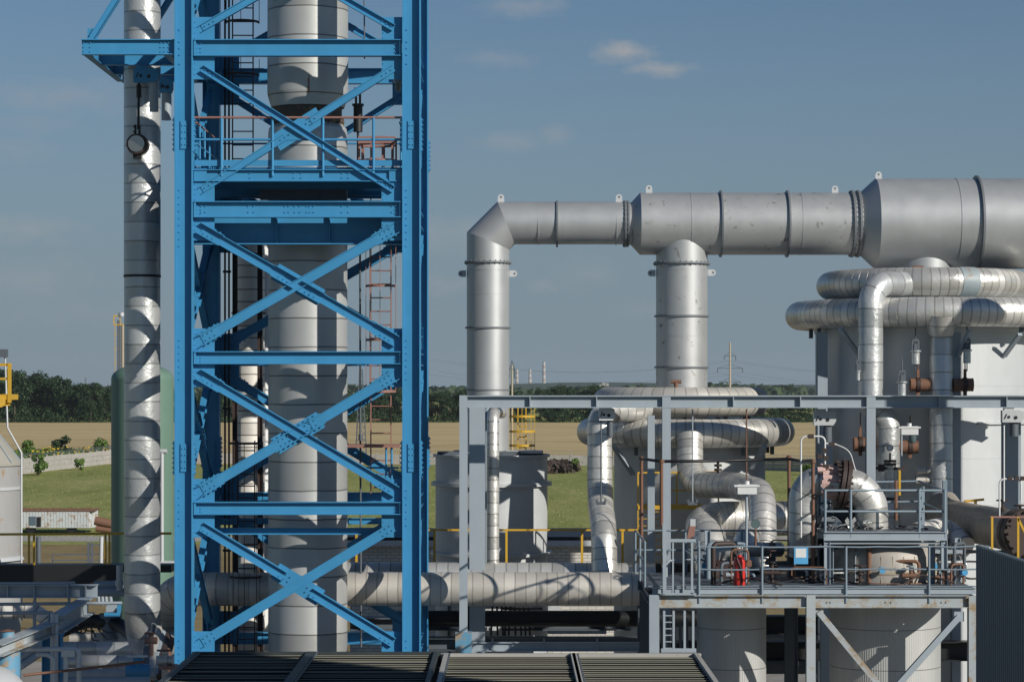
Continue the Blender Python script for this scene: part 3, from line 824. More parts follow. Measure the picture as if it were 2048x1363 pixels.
# ---- caged ladders
def ladder(name, x0, x1, D, z0, z1, step, mat, label, cage=(), hoops=(), back=False, cage_w=None):
    root = thing(name, ((x0 + x1) / 2, D, z0), label, 'ladder')
    m = MB()
    for x in (x0, x1): m.bar((x, D, z0), (x, D, z1), .055, .03)
    m.build_each('stringer', M[mat], root)
    m = MB(); z = z0 + .15
    while z < z1: m.tube([(x0, D, z), (x1, D, z)], .016, 6); z += step
    m.build_each('rung', M[mat], root)
    cx = (x0 + x1) / 2; rad = cage_w or (x1 - x0) * .62
    if hoops:
        for hz_ in hoops:
            m = MB(); pts = [(cx + rad * math.cos(a), D - .02 - rad * 1.1 * math.sin(a), hz_) for a in [math.pi * (i / 14) for i in range(15)]]
            for p, q in zip(pts, pts[1:]): m.bar(p, q, .02, .06, up=Z_)
            m.build('hoop', M[mat], root)
    if cage:
        m = MB()
        for (za, zb_) in cage:
            for a in (0, .25, .5, .75, 1):
                t = math.pi * a; m.bar((cx + rad * math.cos(t), D - .02 - rad * 1.1 * math.sin(t), za), (cx + rad * math.cos(t), D - .02 - rad * 1.1 * math.sin(t), zb_), .03, .014)
        m.build_each('cage_bar', M[mat], root)
    return root
def L(px, D=64.2): return XP(px, D)
z6 = lambda py: ZP(py, 64.2)
ladder('caged_ladder', L(466), L(507), 64.1, z6(330), z6(-200), .35, 'brown', 'dark brown caged ladder above the platform left of the vessel', cage=((z6(46), z6(-200)), (z6(150), z6(120))), hoops=(z6(47), z6(152)), cage_w=.42)
ladder('caged_ladder', L(478), L(512), 63.9, z6(1310), z6(880), .30, 'brown', 'dark brown caged ladder low behind the tower vessel', cage=((z6(1310), z6(885)),), hoops=(z6(885), z6(1150), z6(1020)), cage_w=.42)
ladder('caged_ladder', L(743), L(783), 63.9, z6(985), z6(380), .345, 'red_oxide', 'red oxide caged ladder hanging right of the tower vessel', cage=((z6(780), z6(490)),), hoops=(z6(573), z6(680), z6(782)), cage_w=.38)
cg = thing('ladder_guard', (L(762), 62.6, zd), 'red oxide ladder guard cage standing on the tower platform', 'guard rail')
m = MB(); cx, cy = L(762), 62.6
for zz in (zd + 1.0, zd + .85, zd + .45): m.tube([(cx + .46 * math.cos(a), cy + .42 * math.sin(a), zz) for a in [i * math.pi / 10 for i in range(20)]], .03, 6, closed=True)
m.build('hoop', M['red_oxide'], cg); m = MB()
for i in range(10): a = i * math.pi / 5; m.bar((cx + .46 * math.cos(a), cy + .42 * math.sin(a), zd), (cx + .46 * math.cos(a), cy + .42 * math.sin(a), zd + 1.0), .045)
m.box((cx - .46, cy - .44, zd + .85), (cx + .46, cy - .40, zd + 1.02)); m.build('bar', M['red_oxide'], cg)
lp = thing('landing', (L(750), 63.7, z6(900)), 'rust red landing with thin rails behind the tower braces', 'landing')
m = MB(); m.box((L(698), 63.4, z6(893)), (L(800), 64.2, z6(887))); m.build('deck', M['red_oxide'], lp)
m = MB()
for px in (775, 786): m.tube([(L(px), 63.5, z6(960)), (L(px), 63.5, z6(893))], .03, 6)
m.tube([(L(725), 63.5, z6(933)), (L(800), 63.5, z6(933))], .025, 6); m.build('rail', M['blue'], lp)
m = MB(); m.tube([(L(721), 64, z6(500)), (L(721.5), 64.02, z6(870)), (L(724), 63.8, z6(1290))], .028, 6); m.tube([(L(723), 63.9, z6(868)), (L(723), 63.9, z6(880))], .06, 8)
tag(m.build('hanging_cable', M['grey_dark']), 'long thin dark cable hanging right of the tower vessel', 'cable')
m = MB(); m.tube([(L(729), 64, z6(-60)), (L(730), 64, z6(120))], .02, 6); tag(m.build('cable', M['grey_dark']), 'thin vertical cable at the very top right of the vessel', 'cable')
sh = thing('spring_hanger', (L(716), 63, ZP(262, 63)), 'black spring canister hanging right of the vessel joint', 'pipe hanger')
m = MB(); x = XP(716, 63); m.tube([(x, 63, ZP(264, 63)), (x, 63, ZP(210, 63))], .115, 18); m.tube([(x, 63, ZP(212, 63)), (x, 63, ZP(208, 63))], .15, 18); m.build('canister', M['black'], sh)
m = MB(); m.tube([(x - .05, 63, ZP(208, 63)), (x - .05, 63, ZP(176, 63))], .03, 8); m.tube([(x + .05, 63, ZP(208, 63)), (x + .05, 63, ZP(176, 63))], .03, 8); m.tube([(x, 63, ZP(320, 63)), (x, 63, ZP(264, 63))], .03, 8); m.box((x - .1, 62.9, ZP(182, 63)), (x + .1, 63.1, ZP(176, 63))); m.build('rod', M['black'], sh)
lm = thing('bulkhead_lamp', (XP(797, 60), 60, ZP(182, 60)), 'small caged lamp under the tower beam at the right column', 'lamp')
x = XP(796, 60); m = MB(); m.tube([(x, 60, ZP(166, 60)), (x, 60, ZP(150, 60))], [.12, .09], 14); m.build('housing', M['grey'], lm)
m = MB(); m.tube([(x, 60, ZP(183, 60)), (x, 60, ZP(180, 60)), (x, 60, ZP(166, 60))], [.03, .06, .07], 12); m.build('glass', M['glass'], lm)
# ---- tall left pipe in the bracket
PX, PD = XP(284.5, 62), 62.0
tp = thing('riser_pipe', (PX, PD, 5.2), 'tall silver banded pipe left of the blue tower', 'pipe')
m = MB(); m.tube([(PX, PD, 25 + (ZP(552, PD) + .02 - 25) * i / 14) for i in range(15)], .452, 40); m.build('upper_jacket', M['clad_wide'], tp)
m = MB(); m.tube(fillet([(PX, PD, ZP(552, PD) - .02), (PX, PD, 5.55), (PX + .35, PD + 3.0, 5.3)], 1.1, 10), .445, 40, u0=.2); m.build('lower_jacket', M['clad_wide'], tp)
m = MB(); m.tube([(PX, PD, ZP(552, PD) - .03), (PX, PD, ZP(552, PD) + .03)], .462, 40); m.build('joint_band', M['black'], tp)
tr = thing('trunnion', (XP(272, 61), 61, ZP(305, 61)), 'round dark pipe stub with polished end hung from a rod before the tall pipe', 'pipe stub')
x, z = XP(272, 61), ZP(287, 61)
m = MB(); m.tube([(x, 61.75, z), (x, 61.05, z)], .245, 28); m.build('stub', M['brown'], tr)
m = MB(); m.tube([(x, 61.06, z), (x, 61.02, z)], .20, 28); m.build('end_cap', paint('polished end plate', (.42, .40, .37), .25, metal=.9), tr)
m = MB(); m.tube([(x, 61.30, z), (x, 61.2, z)], .262, 28)
for s in (-1, 1): m.box((x + s * .05 - .015, 61.18, z + .24), (x + s * .05 + .015, 61.32, z + .48)); m.bolt((x + s * .06, 61.18, z + .30), -Y_, .035, .05); m.bolt((x + s * .06, 61.18, z + .42), -Y_, .035, .05)
m.box((x - .1, 61.18, z - .36), (x + .1, 61.3, z - .24)); m.build('clamp', M['black'], tr)
m = MB(); m.tube([(x + .02, 61.25, z + .36), (x + .03, 61.25, ZP(165, 61.25))], .032, 8); m.tube([(x + .03, 61.25, ZP(195, 61.25)), (x + .03, 61.25, ZP(170, 61.25))], .06, 10); m.build('rod', M['black'], tr)
# constant-support boxes
def support_box(px0, px1, py0, py1, D, mat, label, can=None, group='spring support boxes', canmat='grey_dark', mirror=False):
    x0, x1, z0, z1 = XP(px0, D), XP(px1, D), ZP(py1, D), ZP(py0, D)
    root = thing('spring_support', ((x0 + x1) / 2, D, z0), label, 'pipe support', group)
    m = MB(); w_, h_ = x1 - x0, z1 - z0
    m.poly([(x0, D - .12, z0), (x1 - w_ * .12, D - .12, z0), (x1, D - .12, z0 + h_ * .3), (x1, D - .12, z1 - .03), (x1 - w_*.2, D - .12, z1), (x0, D - .12, z1)], (0, .24, 0))
    m.box((x0 + w_ * .1, D - .1, z1), (x0 + w_ * .55, D + .1, z1 + .06))
    m.build('housing', M[mat], root)
    m = MB(); m.tube([(x0 + w_ * .3, D - .12, z0 + h_ * .45), (x0 + w_ * .3, D - .135, z0 + h_ * .45)], .035, 12); m.tube([(x0 + w_ * .62, D - .12, z0 + h_ * .4), (x0 + w_ * .62, D - .135, z0 + h_ * .4)], .045, 12)
    m.bar((x0 + w_ * .1, D - .13, z0 + h_ * .3), (x0 + w_ * .2, D - .13, z0 + h_ * .7), .02, .02); m.build_each('dial', M['black'], root)
    if can:
        m = MB(); xc = XP(can[0], D + .05); rr = can[1] * D / F; m.tube([(xc, D + .05, ZP(can[2], D)), (xc, D + .05, ZP(can[3], D))], rr, 20); m.build('spring_canister', M[canmat], root)
    return root
support_box(268, 318, 138, 165, 60.9, 'blue', 'blue spring support box hung under the bracket beside the tall pipe', can=(308, 9, 165, 223), canmat='grey')
support_box(320, 346, 160, 186, 60.5, 'blue', 'blue spring support box tucked beside the left tower column', can=(333, 10, 186, 240), canmat='grey')
#@@DUCT
# ------------------------------------------------------------------ big silver duct over the tanks
DD = 70.0
def zq(py): return ZP(py, DD)
def xq(px): return XP(px, DD)
duct = thing('exhaust_duct', (xq(1500), DD, zq(540)), 'huge silver stepped duct running over the three tanks to the right edge', 'duct')
r1, r2, r3 = 42.5 * DD / F, 62 * DD / F, 90 * DD / F
zc1, zc2, zc3 = zq(446), zq(447.5), zq(446)
m = MB(); m.mitre([(xq(976), DD, zq(905)), (xq(976), DD, zq(482)), (xq(1012), DD, zq(446)), (xq(1256), DD, zc1)], r1, 48); m.build('elbow_section', M['silver'], duct)
def hcone(m, pts, n=56):
    for (a, ra), (b, rb) in zip(pts, pts[1:]): m.tube([(xq(a), DD, zc2), (xq(b), DD, zc2)], [ra, rb], n, caps=False)
m = MB(); hcone(m, [(1256, r1), (1262, r1), (1280, r2), (1722, r2)]); m.build('middle_section', M['silver_worn'], duct)
m = MB(); hcone(m, [(1718, r2 * .98), (1750, r3), (2350, r3)]); m.build('large_section', M['silver'], duct)
def hflange(px, r, th=.05, ext=.08, name='flange', mat='flange_grey', bolts=0):
    m = MB(); m.tube([(xq(px) - th / 2, DD, zc2), (xq(px) + th / 2, DD, zc2)], r + ext, 56)
    for i in range(bolts):
        a = i / bolts * 2 * math.pi; c = Vector((xq(px), DD + math.cos(a) * (r + ext * .55), zc2 + math.sin(a) * (r + ext * .55)))
        m.tube([c - X_ * (th / 2 + .03), c + X_ * (th / 2 + .03)], .02, 6)
    m.build(name, M[mat], duct)
hflange(1114, r1, .05, .06); hflange(1250, r1, .05, .06, bolts=28); hflange(1256, r1, .04, .05)
hflange(1441, r2, .05, .07); hflange(1574, r2, .05, .07); hflange(1703, r2, .06, .07, bolts=40); hflange(1715, r2, .06, .07, bolts=40)
hflange(1952, r3, .06, .09); hflange(1909, r3, .02, .012, name='weld_seam', mat='silver')
for px, r in ((1076, r1), (1232, r1), (1380, r2), (1600, r2)): hflange(px, r, .02, .008, name='weld_seam', mat='silver')
def vflange(cx, py, r, th=.045, ext=.07, bolts=0, mat='flange_grey', name='flange'):
    m = MB(); z = zq(py); m.tube([(xq(cx), DD, z - th / 2), (xq(cx), DD, z + th / 2)], r + ext, 56)
    for i in range(bolts):
        a = i / bolts * 2 * math.pi; c = Vector((xq(cx) + math.cos(a) * (r + ext * .5), DD + math.sin(a) * (r + ext * .5), z)); m.tube([c - Z_ * (th / 2 + .03), c + Z_ * (th / 2 + .03)], .018, 6)
    m.build(name, M[mat], duct)
vflange(976, 525, r1, bolts=26); vflange(976, 655, r1, ext=.05); vflange(976, 779, r1, .04, .02); vflange(976, 744, r1, .015, .006, mat='silver', name='weld_seam'); vflange(976, 588, r1, .015, .006, mat='silver', name='weld_seam'); vflange(976, 540, r1, .015, .008, mat='silver', name='weld_seam')
rb = 51.5 * DD / F
m = MB(); m.tube([(xq(1363.5), DD, zc2 - .3), (xq(1363.5), DD, zq(880))], rb, 56); m.build('branch', M['silver_worn'], duct)
for py, e, bl in ((527, .08, 30), (632, .05, 0), (734, .05, 0)): vflange(1363.5, py, rb, .05, e, bl)
for py in (540, 672): vflange(1363.5, py, rb, .015, .006, mat='silver', name='weld_seam')
m = MB(); m.tube([(xq(1847), DD, zc2 - .4), (xq(1847), DD, zq(640))], 57 * DD / F, 56); m.build('branch', M['silver'], duct)
def lug(px, py, dirn):
    m = MB(); c = Vector((xq(px), DD, zq(py))); d = Vector(dirn); t = Y_.cross(d); hgt = .22; w_ = .09
    pts = [c - t * w_, c + t * w_] + [c + d * (hgt - w_) + t * (w_ * math.cos(a)) + d * (w_ * math.sin(a)) for a in [i * math.pi / 6 for i in range(7)]]
    m.poly([p - Y_ * .02 for p in pts], Y_ * .04); k = MB()
    k.tube([c + d * .14 - Y_ * .022, c + d * .14 + Y_ * .022], .03, 10)
    o = m.build('lifting_lug', M['tank'], duct); k.build('eye', M['grey_dark'], o)
for px, py in ((1002, 404), (1238, 404), (1298, 386), (1670, 387), (1757, 359)): lug(px, py, (0, 0, 1))
for px, py, s in ((932, 547, -1), (1019, 547, 1), (1311, 546, -1), (1416, 545, 1)): lug(px, py, (s, 0, 0))
#@@TANKS
# ------------------------------------------------------------------ the three tanks
def tank(px, rpx, ptop, label, rings, mat='tank', seams=()):
    x = xq(px); r = rpx * DD / F; z1 = zq(ptop)
    root = thing('storage_tank', (x, DD, 0), label, 'tank')
    m = MB(); m.lathe([(r, 0), (r, z1), (r * .5, z1 + .12), (0, z1 + .14)], (x, DD, 0), 72); m.build('shell', M[mat], root)
    for py, e, t in rings:
        m = MB(); z = zq(py); m.lathe([(r, z - t), (r + e, z - t), (r + e, z + t), (r, z + t)], (x, DD, 0), 72); m.build('stiffener_ring', M[mat], root)
    for py in seams:
        m = MB(); z = zq(py); m.lathe([(r, z - .012), (r + .008, z - .012), (r + .008, z + .012), (r, z + .012)], (x, DD, 0), 72); m.build('weld_seam', M[mat], root)
    return root
t1 = tank(983, 112, 912, 'plain grey cylindrical tank with a ring rib under the elbow duct', ((966, .12, .05), (1104, .14, .04), (910, .07, .035)))
m = MB(); x = xq(983)
for i in range(18):
    a = i * 2.399; q = 1.35 * math.sqrt(rnd.random()); m.obox(Vector((x + math.cos(a) * q, DD + math.sin(a) * q, zq(905))), X_, Y_, Z_, rnd.uniform(.2, .7), rnd.uniform(.2, .6), rnd.uniform(.05, .16))
tag(m.build('roof_debris', M['grey_dark'], t1), kind='stuff')
m = MB(); m.box((xq(1012), DD - 1.1, zq(904)), (xq(1084), DD - .3, zq(899))); m.build('hatch', M['tank'], t1)
t2 = tank(1379, 151, 884, 'grey tank wrapped by two low ring pipes in the middle', ((900, .03, .03),), seams=(960, 1050))
t3 = tank(1845, 213, 604, 'very large grey tank with two high ring pipes at the right', ((664, .03, .05),), seams=(770, 910, 1000))
m = MB(); x = xq(1845); r = 213 * DD / F
for k in range(7):
    a0 = R(-58 + k * 4); a1 = a0 + R(4)
    p = Vector((x + math.cos(R(-90) + R(23) + k * R(5.5)) * (r + .03), DD + math.sin(R(-90) + R(23) + k * R(5.5)) * (r + .03), zq(843)))
    d = Vector((-math.sin(R(-67) + k * R(5.5)), math.cos(R(-67) + k * R(5.5)), 0)); m.obox(p, d, d.cross(Z_), Z_, .34, .1, .07)
m.build('shelf_angle', M['tank'], t3)
def tank_column(root, px, D, z0, z1, w=.3, mat='grey'):
    m = MB(); m.ibeam((XP(px, D), D, z0), (XP(px, D), D, z1), w, w * .9, .016, .02, Y_); m.build('support_column', M[mat], root)
tank_column(t3, 1644, 68.4, 0, ZP(664, 68.4)); tank_column(t3, 1911, 66.75, 0, ZP(664, 66.7), .26); tank_column(t3, 2046, 68.9, 0, ZP(664, 68.9), .24)
tank_column(t2, 1516, 69.0, 0, ZP(890, 69), .36)
def tank_brace(root, a, b, w=.13):
    m = MB(); m.bar(a, b, w, .08); m.build('ring_brace', M['grey'], root)
tank_brace(t3, P(1680, 656, 66.9), P(1716, 706, 67.5)); tank_brace(t3, P(2040, 668, 66.9), P(2008, 712, 67.6)); tank_brace(t3, P(1940, 660, 66.3), P(1916, 712, 66.6)); 
tank_brace(t2, P(1228, 892, 67.6), P(1266, 948, 68.3)); tank_brace(t2, P(1530, 890, 67.6), P(1502, 935, 68.3))
def ring_pipe(px, py, Rpx, rpx, label, mat, band=None, name='ring_pipe'):
    x = xq(px); z = zq(py); Rm = Rpx * DD / F; r = rpx * DD / F
    root = thing(name, (x, DD, z), label, 'ring pipe')
    m = MB(); n = 120
    m.tube([(x + Rm * math.cos(a), DD + Rm * math.sin(a), z) for a in [i * 2 * math.pi / n for i in range(n)]], r, 24, closed=True); m.build('jacket', M[mat], root)
    m = MB()
    for i in range(10):
        a = i * 2 * math.pi / 10 + .3; c = Vector((x + Rm * .93 * math.cos(a), DD + Rm * .93 * math.sin(a), z - r)); m.bar(c + Z_ * .05, c - Z_ * .22, .18, .1)
    m.build_each('support_foot', M['grey_dark'], root)
    return root, x, z, Rm, r
r3u = ring_pipe(1846, 571, 184, 28, 'upper banded ring pipe around the top of the very large tank', 'clad_tight')
r3l = ring_pipe(1862, 631, 262, 28, 'lower wider banded ring pipe around the very large tank', 'clad_tight')
r2u = ring_pipe(1362, 803, 148, 29, 'upper banded ring pipe on the middle tank just behind the grey beam', 'beige_clad')
r2l = ring_pipe(1371, 863, 190, 27.5, 'lower banded ring pipe around the middle tank', 'clad_tight')
def stub_valve(px, py, D, label):
    x, z = XP(px, D), ZP(py, D); root = thing('bleed_valve', (x, D, z), label, 'valve')
    m = MB(); m.tube([(x, D, z - .18), (x, D, z + .05)], .06, 10); m.tube([(x - .14, D, z + .07), (x + .14, D, z + .07)], .05, 10); m.build('body', M['rust'], root)
stub_valve(1836, 540, 67.6, 'small rusty valve stem on top of the highest ring pipe'); stub_valve(1352, 768, 68, 'small rusty valve stem on top of the middle ring pipe')
m = MB(); x, z, Rm, r = r3u[1], r3u[2], r3u[3], r3u[4]
m.tube([(x + Rm * math.cos(a), DD + Rm * math.sin(a), z) for a in [R(-90) + R(12) + i * R(2) for i in range(6)]], r + .015, 24); m.build('patch_sleeve', paint('blue-grey patch', (.30, .36, .38), .5, dirt=(.28, .14, .06), dirt_amt=.5), r3u[0])
# downpipes of the rings
rp = 25 * 66.8 / F
pipe('downpipe', [P(1815, 567, 67.5), P(1741, 567, 66.6), P(1741, 700, 66.6), P(1741, 812, 66.6), P(1775, 842, 66.6), P(1775, 1075, 66.6)], rp, 'clad_wide', 'silver downpipe from the highest ring passing behind the grey beam', bend=[.62, .5, .7, .5], n=28)
o = pipe('downpipe', [P(1882, 640, 66.6), P(1882, 1002, 66.3), P(1905, 1036, 65.5)], 23 * 66.6 / F, 'clad_wide', 'silver downpipe from the lower ring down to the big flanged pipe', bend=.55, n=28)
m = MB(); m.tube([P(1882, 625, 66.35), P(1882, 668, 66.5)], [.46, .33], 28, caps=False); m.build('tee_saddle', M['clad'], o)
pipe('downpipe', [P(1290, 815, 67.9), P(1200, 822, 66.9), P(1200, 1002, 66.7), P(1208, 1062, 65.0), P(1209, 1160, 64.7)], 25.5 * 66.5 / F, 'clad', 'silver downpipe left of the middle tank bending forward onto the header pipe', bend=[.45, .9, .9], n=28)
o = pipe('cross_pipe', [P(1380, 870, 67.1), P(1380, 968, 66.6), P(1470, 970, 65.3), P(1524, 985, 63.4), P(1526, 1092, 62.6)], 27 * 65 / F, 'clad_tight', 'silver pipe dropping from the lower middle ring and curving right then down', bend=[.75, .8, .75], n=28, seg=12)
def stub_pair(px, py, D, wpx, hpx, label, side):
    x, z = XP(px, D), ZP(py, D); r = hpx / 2 * D / F; l = wpx * D / F / 2; root = thing('pipe_trunnion', (x, D, z - r), label, 'trunnion', 'rusty trunnions on the ring downpipes')
    m = MB(); m.tube([(x - l, D, z), (x + l, D, z)], r, 24); m.tube([(x + side * l * .99, D, z), (x + side * (l - .02), D, z)], r * 1.04, 24); m.build('stub', M['rust'], root)
    m = MB(); m.tube([(x - .05 + side * l * .2, D, z), (x + .05 + side * l * .2, D, z)], r * 1.14, 24); m.build('clamp_band', M['brown'], root)
    m = MB(); m.bar((x + side * l * .2, D, z + r), (x + side * l * .2, D, z + r + .24), .07); m.tube([(x + side * l * .2, D, z + r + .2), (x + side * l * .2, D, z + r + .66)], .018, 6); m.bar((x + side * l * .2, D, z - r - .12), (x + side * l * .2, D, z - r), .09); m.build('hanger_rod', M['rust'], root)
stub_pair(1840, 769, 66.5, 40, 26, 'rusty trunnion stub on the left of the lower-ring downpipe', -1)
stub_pair(1926, 769, 66.5, 40, 26, 'rusty trunnion stub on the right of the lower-ring downpipe', 1)
stub_pair(1724, 888, 66.6, 34, 28, 'rusty trunnion stub left of the downpipe below the grey beam', -1)
stub_pair(1816, 893, 66.6, 40, 26, 'rusty trunnion stub right of the downpipe under the lamp', 1)
def canister(px, pt, pb, wpx, D, label, rod_to=None):
    x = XP(px, D); r = wpx / 2 * D / F; zt, zb = ZP(pt, D), ZP(pb, D); root = thing('spring_hanger', (x, D, zb), label, 'pipe hanger', 'bright spring canisters before the large tank')
    m = MB(); m.tube([(x, D, zb), (x, D, zt)], r, 20); m.tube([(x, D, zt - .02), (x, D, zt + .02)], r * 1.35, 20); m.build('canister', M['clad_wide'], root)
    m = MB()
    for s in (-1, 1): m.bar((x + s * r * .7, D, zt), (x + s * r * .7, D, zt + .28), .045, .05)
    m.bar((x - r * .8, D, zt + .29), (x + r * .8, D, zt + .29), .06); m.bar((x, D, zt), (x, D, zt + .2), .09); m.tube([(x, D, zt + .29), (x, D, zt + .62)], .02, 6)
    if rod_to: m.tube([(x, D, zb), (x, D, ZP(rod_to, D))], .016, 6)
    m.build('yoke', M['grey_dark'], root)
canister(1831, 702, 728, 17, 66.5, 'bright spring canister just left of the lower-ring downpipe', 742)
canister(1934, 700, 726, 15, 66.4, 'bright spring canister just right of the lower-ring downpipe', 742)
canister(1804, 764, 800, 16, 66.2, 'bright spring canister sitting behind the grey beam', None)
canister(1716, 742, 760, 8, 66.3, 'small canister half hidden left of the highest-ring downpipe', None)
#@@FRAME
# ------------------------------------------------------------------ grey pipe-rack frame
FD = 63.0
fr = thing('pipe_rack', (XP(1500, FD), FD + 1.5, 0), 'long grey steel pipe rack frame crossing before the tanks', 'pipe rack')
def frame_beam(y, px0, px1, stiff):
    m = MB(); z0, z1 = ZP(815, FD), ZP(791, FD); m.ibeam((XP(px0, FD), y, (z0 + z1) / 2), (XP(px1, FD), y, (z0 + z1) / 2), z1 - z0, .26, .016, .022, Z_)
    for px in stiff: m.box((XP(px, FD) - .012, y - .125, z0 + .025), (XP(px, FD) + .012, y - .012, z1 - .025))
    m.build('beam', M['grey'], fr)
frame_beam(FD, 934, 2150, (1060, 1193, 1466, 1600, 1877, 2012)); frame_beam(FD + 3, 960, 2150, ())
def frame_col(px0, px1, D, py0, zb, mat='grey', w=None):
    m = MB(); x0, x1 = XP(px0, D), XP(px1, D); m.ibeam(((x0 + x1) / 2, D, zb), ((x0 + x1) / 2, D, ZP(py0, D)), w or .24, x1 - x0, .016, .02, Y_); m.build('column', M[mat], fr)
frame_col(919, 935, FD, 790, ZP(1262, FD)); frame_col(1324, 1341, FD, 791, 4.0); frame_col(1732, 1750, FD, 790, 4.0)
frame_col(939, 970, FD + 2.1, 815, 4.0, w=.3); frame_col(1295, 1309, FD + 3, 830, 4.0); frame_col(1640, 1664, FD + 2, 826, 4.0); frame_col(2004, 2040, FD + 1, 822, 4.0); frame_col(2100, 2118, FD, 790, 0)
for px in (927, 1332, 1741, 2109):
    m = MB(); x = XP(px, FD); m.ibeam((x, FD + .14, ZP(803, FD)), (x, FD + 2.86, ZP(803, FD)), .26, .2, .014, .02, Z_); m.build('cross_beam', M['grey'], fr)
m = MB(); x0, x1 = XP(911, FD), XP(943, FD); z0, z1 = ZP(1420, FD), ZP(1262, FD)
m.box((x0, FD - .2, z0), (x1, FD + .2, z1)); m.box((x0 + .02, FD - .18, 0), (x1 - .02, FD + .18, z0)); m.build('painted_base', M['blue_old'], fr)
support_box(1198, 1229, 815, 840, 63.4, 'white', 'white spring support box under the grey beam at the bent downpipe', can=(1220, 6, 840, 872))
support_box(1627, 1671, 822, 850, 63.4, 'tank', 'pale spring support box on the column left of the large tank', can=(1655, 9, 850, 890))
support_box(2003, 2046, 820, 844, 63.0, 'tank', 'pale spring support box nearest the right edge of the view', can=(2028, 9, 844, 872))
def rod(px, py0, py1, D, mat, label, r=.018, fit=None):
    root = thing('hanger_rod', (XP(px, D), D, ZP(py1, D)), label, 'rod'); m = MB(); m.tube([P(px, py0, D), P(px, py1, D)], r, 8); m.build('rod', M[mat], root)
    m = MB(); c = P(px, py1, D); m.box(c - Vector((.12, .03, .04)), c + Vector((.12, .03, .04))); m.box(c - Vector((.13, .05, -.02)), c + Vector((-.08, .05, .1))); m.box(c + Vector((.08, -.05, .02)), c + Vector((.13, .05, .1))); m.build('clevis', M['grey_dark'], root)
rod(1202, 838, 1006, 63.4, 'grey_dark', 'thin dark rod running down the bent downpipe')
rod(1385, 818, 1006, 63.2, 'grey', 'thin hanger rod in front of the cross pipe tee')
rod(1493, 818, 965, 63.0, 'rust', 'thin rusty rod above the pale lamp on the platform')
# two slim pipes by the left frame column
pipe('slim_pipe', [P(1003, 824, 68), P(986, 824, 65.8), P(986, 900, 65.6), P(986, 1132, 65.6)], 12.5 * 65.6 / F, 'clad', 'slim silver pipe running down beside the left grey column', bend=.35)
pipe('slim_pipe', [P(975, 822, 69), P(974, 822, 66.9), P(973, 1132, 66.9)], 8 * 67 / F, 'grey', 'slim grey pipe in shade between column and silver pipe', bend=.3)
# ------------------------------------------------------------------ walkway with yellow rail behind everything
def walkway(px0, px1, D, label):
    root = thing('walkway', (XP((px0 + px1) / 2, D), D, ZP(1150, D)), label, 'walkway'); x0, x1 = XP(px0, D), XP(px1, D)
    m = MB(); m.box((x0, D - .35, ZP(1142, D)), (x1, D + .35, ZP(1127, D))); m.build('deck', M['black'], root)
    return root, x0, x1
wk, x0, x1 = walkway(700, 1640, 67.2, 'dark walkway with a yellow handrail behind the header pipes'); D = 66.95
m = MB(); m.bar((x0, D, ZP(1059, D)), (x1, D, ZP(1059, D)), .075, .05); m.build('top_rail', M['yellow'], wk)
for px in (713, 869, 1013, 1164, 1245, 1437, 1590):
    m = MB(); m.bar((XP(px, D), D, ZP(1132, D)), (XP(px, D), D, ZP(1059, D)), .09, .06); m.build('post', M['yellow'], wk)
wk, x0, x1 = walkway(-160, 346, 66.0, 'black-skirted walkway with a yellow handrail at the far left'); D = 65.7
m = MB(); m.bar((x0, D, ZP(1069, D)), (XP(250, D), D, ZP(1066, D)), .085, .06); m.bar((XP(250, D), D, ZP(1066, D)), (x1, D, ZP(1066, D)), .085, .06); m.build('top_rail', M['yellow'], wk)
for px in (58, 68, 211, 219):
    m = MB(); m.bar((XP(px, D), D, ZP(1150, D)), (XP(px, D), D, ZP(1069, D)), .055, .05); m.build('post', M['yellow'], wk)
m = MB(); m.box((x0, D - .06, ZP(1168, D)), (XP(242, D), D - .02, ZP(1134, D))); m.build('skirt', M['black'], wk)
# ------------------------------------------------------------------ header pipes
pipe('header_pipe', [P(338, 1330, 66.5), P(338, 1177, 64.2), P(440, 1177, 64.0), P(1290, 1177, 64.0)], 33.5 * 64 / F, 'beige_clad', 'thick pale header pipe crossing low behind the blue tower', bend=1.1, n=36, seg=12)
pipe('header_pipe', [P(690, 1156, 65.3), P(1310, 1158, 65.3)], 33 * 65.3 / F, 'clad', 'second pale header pipe just above and behind the first', n=36)
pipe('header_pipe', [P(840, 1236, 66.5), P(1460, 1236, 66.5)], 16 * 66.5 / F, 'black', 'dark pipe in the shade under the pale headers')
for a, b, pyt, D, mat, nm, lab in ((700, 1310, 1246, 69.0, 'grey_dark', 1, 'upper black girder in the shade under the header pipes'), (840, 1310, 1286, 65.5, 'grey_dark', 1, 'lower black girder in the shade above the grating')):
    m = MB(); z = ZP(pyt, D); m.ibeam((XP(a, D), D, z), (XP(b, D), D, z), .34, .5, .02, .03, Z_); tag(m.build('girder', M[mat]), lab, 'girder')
m = MB(); D = 62; z = ZP(1292, D); m.ibeam((XP(945, D), D, z), (XP(1300, D), D, z), .22, .16, .014, .02, Z_)
for px in (985, 1088, 1194): m.box((XP(px, D) - .02, D - .08, z - .1), (XP(px, D) + .02, D - .01, z + .2))
tag(m.build('edge_beam', M['grey']), 'low grey beam with short posts behind the right grating', 'beam')
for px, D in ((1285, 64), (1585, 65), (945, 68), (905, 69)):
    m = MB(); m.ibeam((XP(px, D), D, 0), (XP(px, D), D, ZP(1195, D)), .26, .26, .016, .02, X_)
    tag(m.build('support_post', M['grey_dark']), {1285: 'dark post under the right end of the pale header', 1585: 'dark post standing between the two fluted vessels', 945: 'dark post in the shade behind the painted column base', 905: 'dark post below the headers beside the blue tower'}[px], 'post')
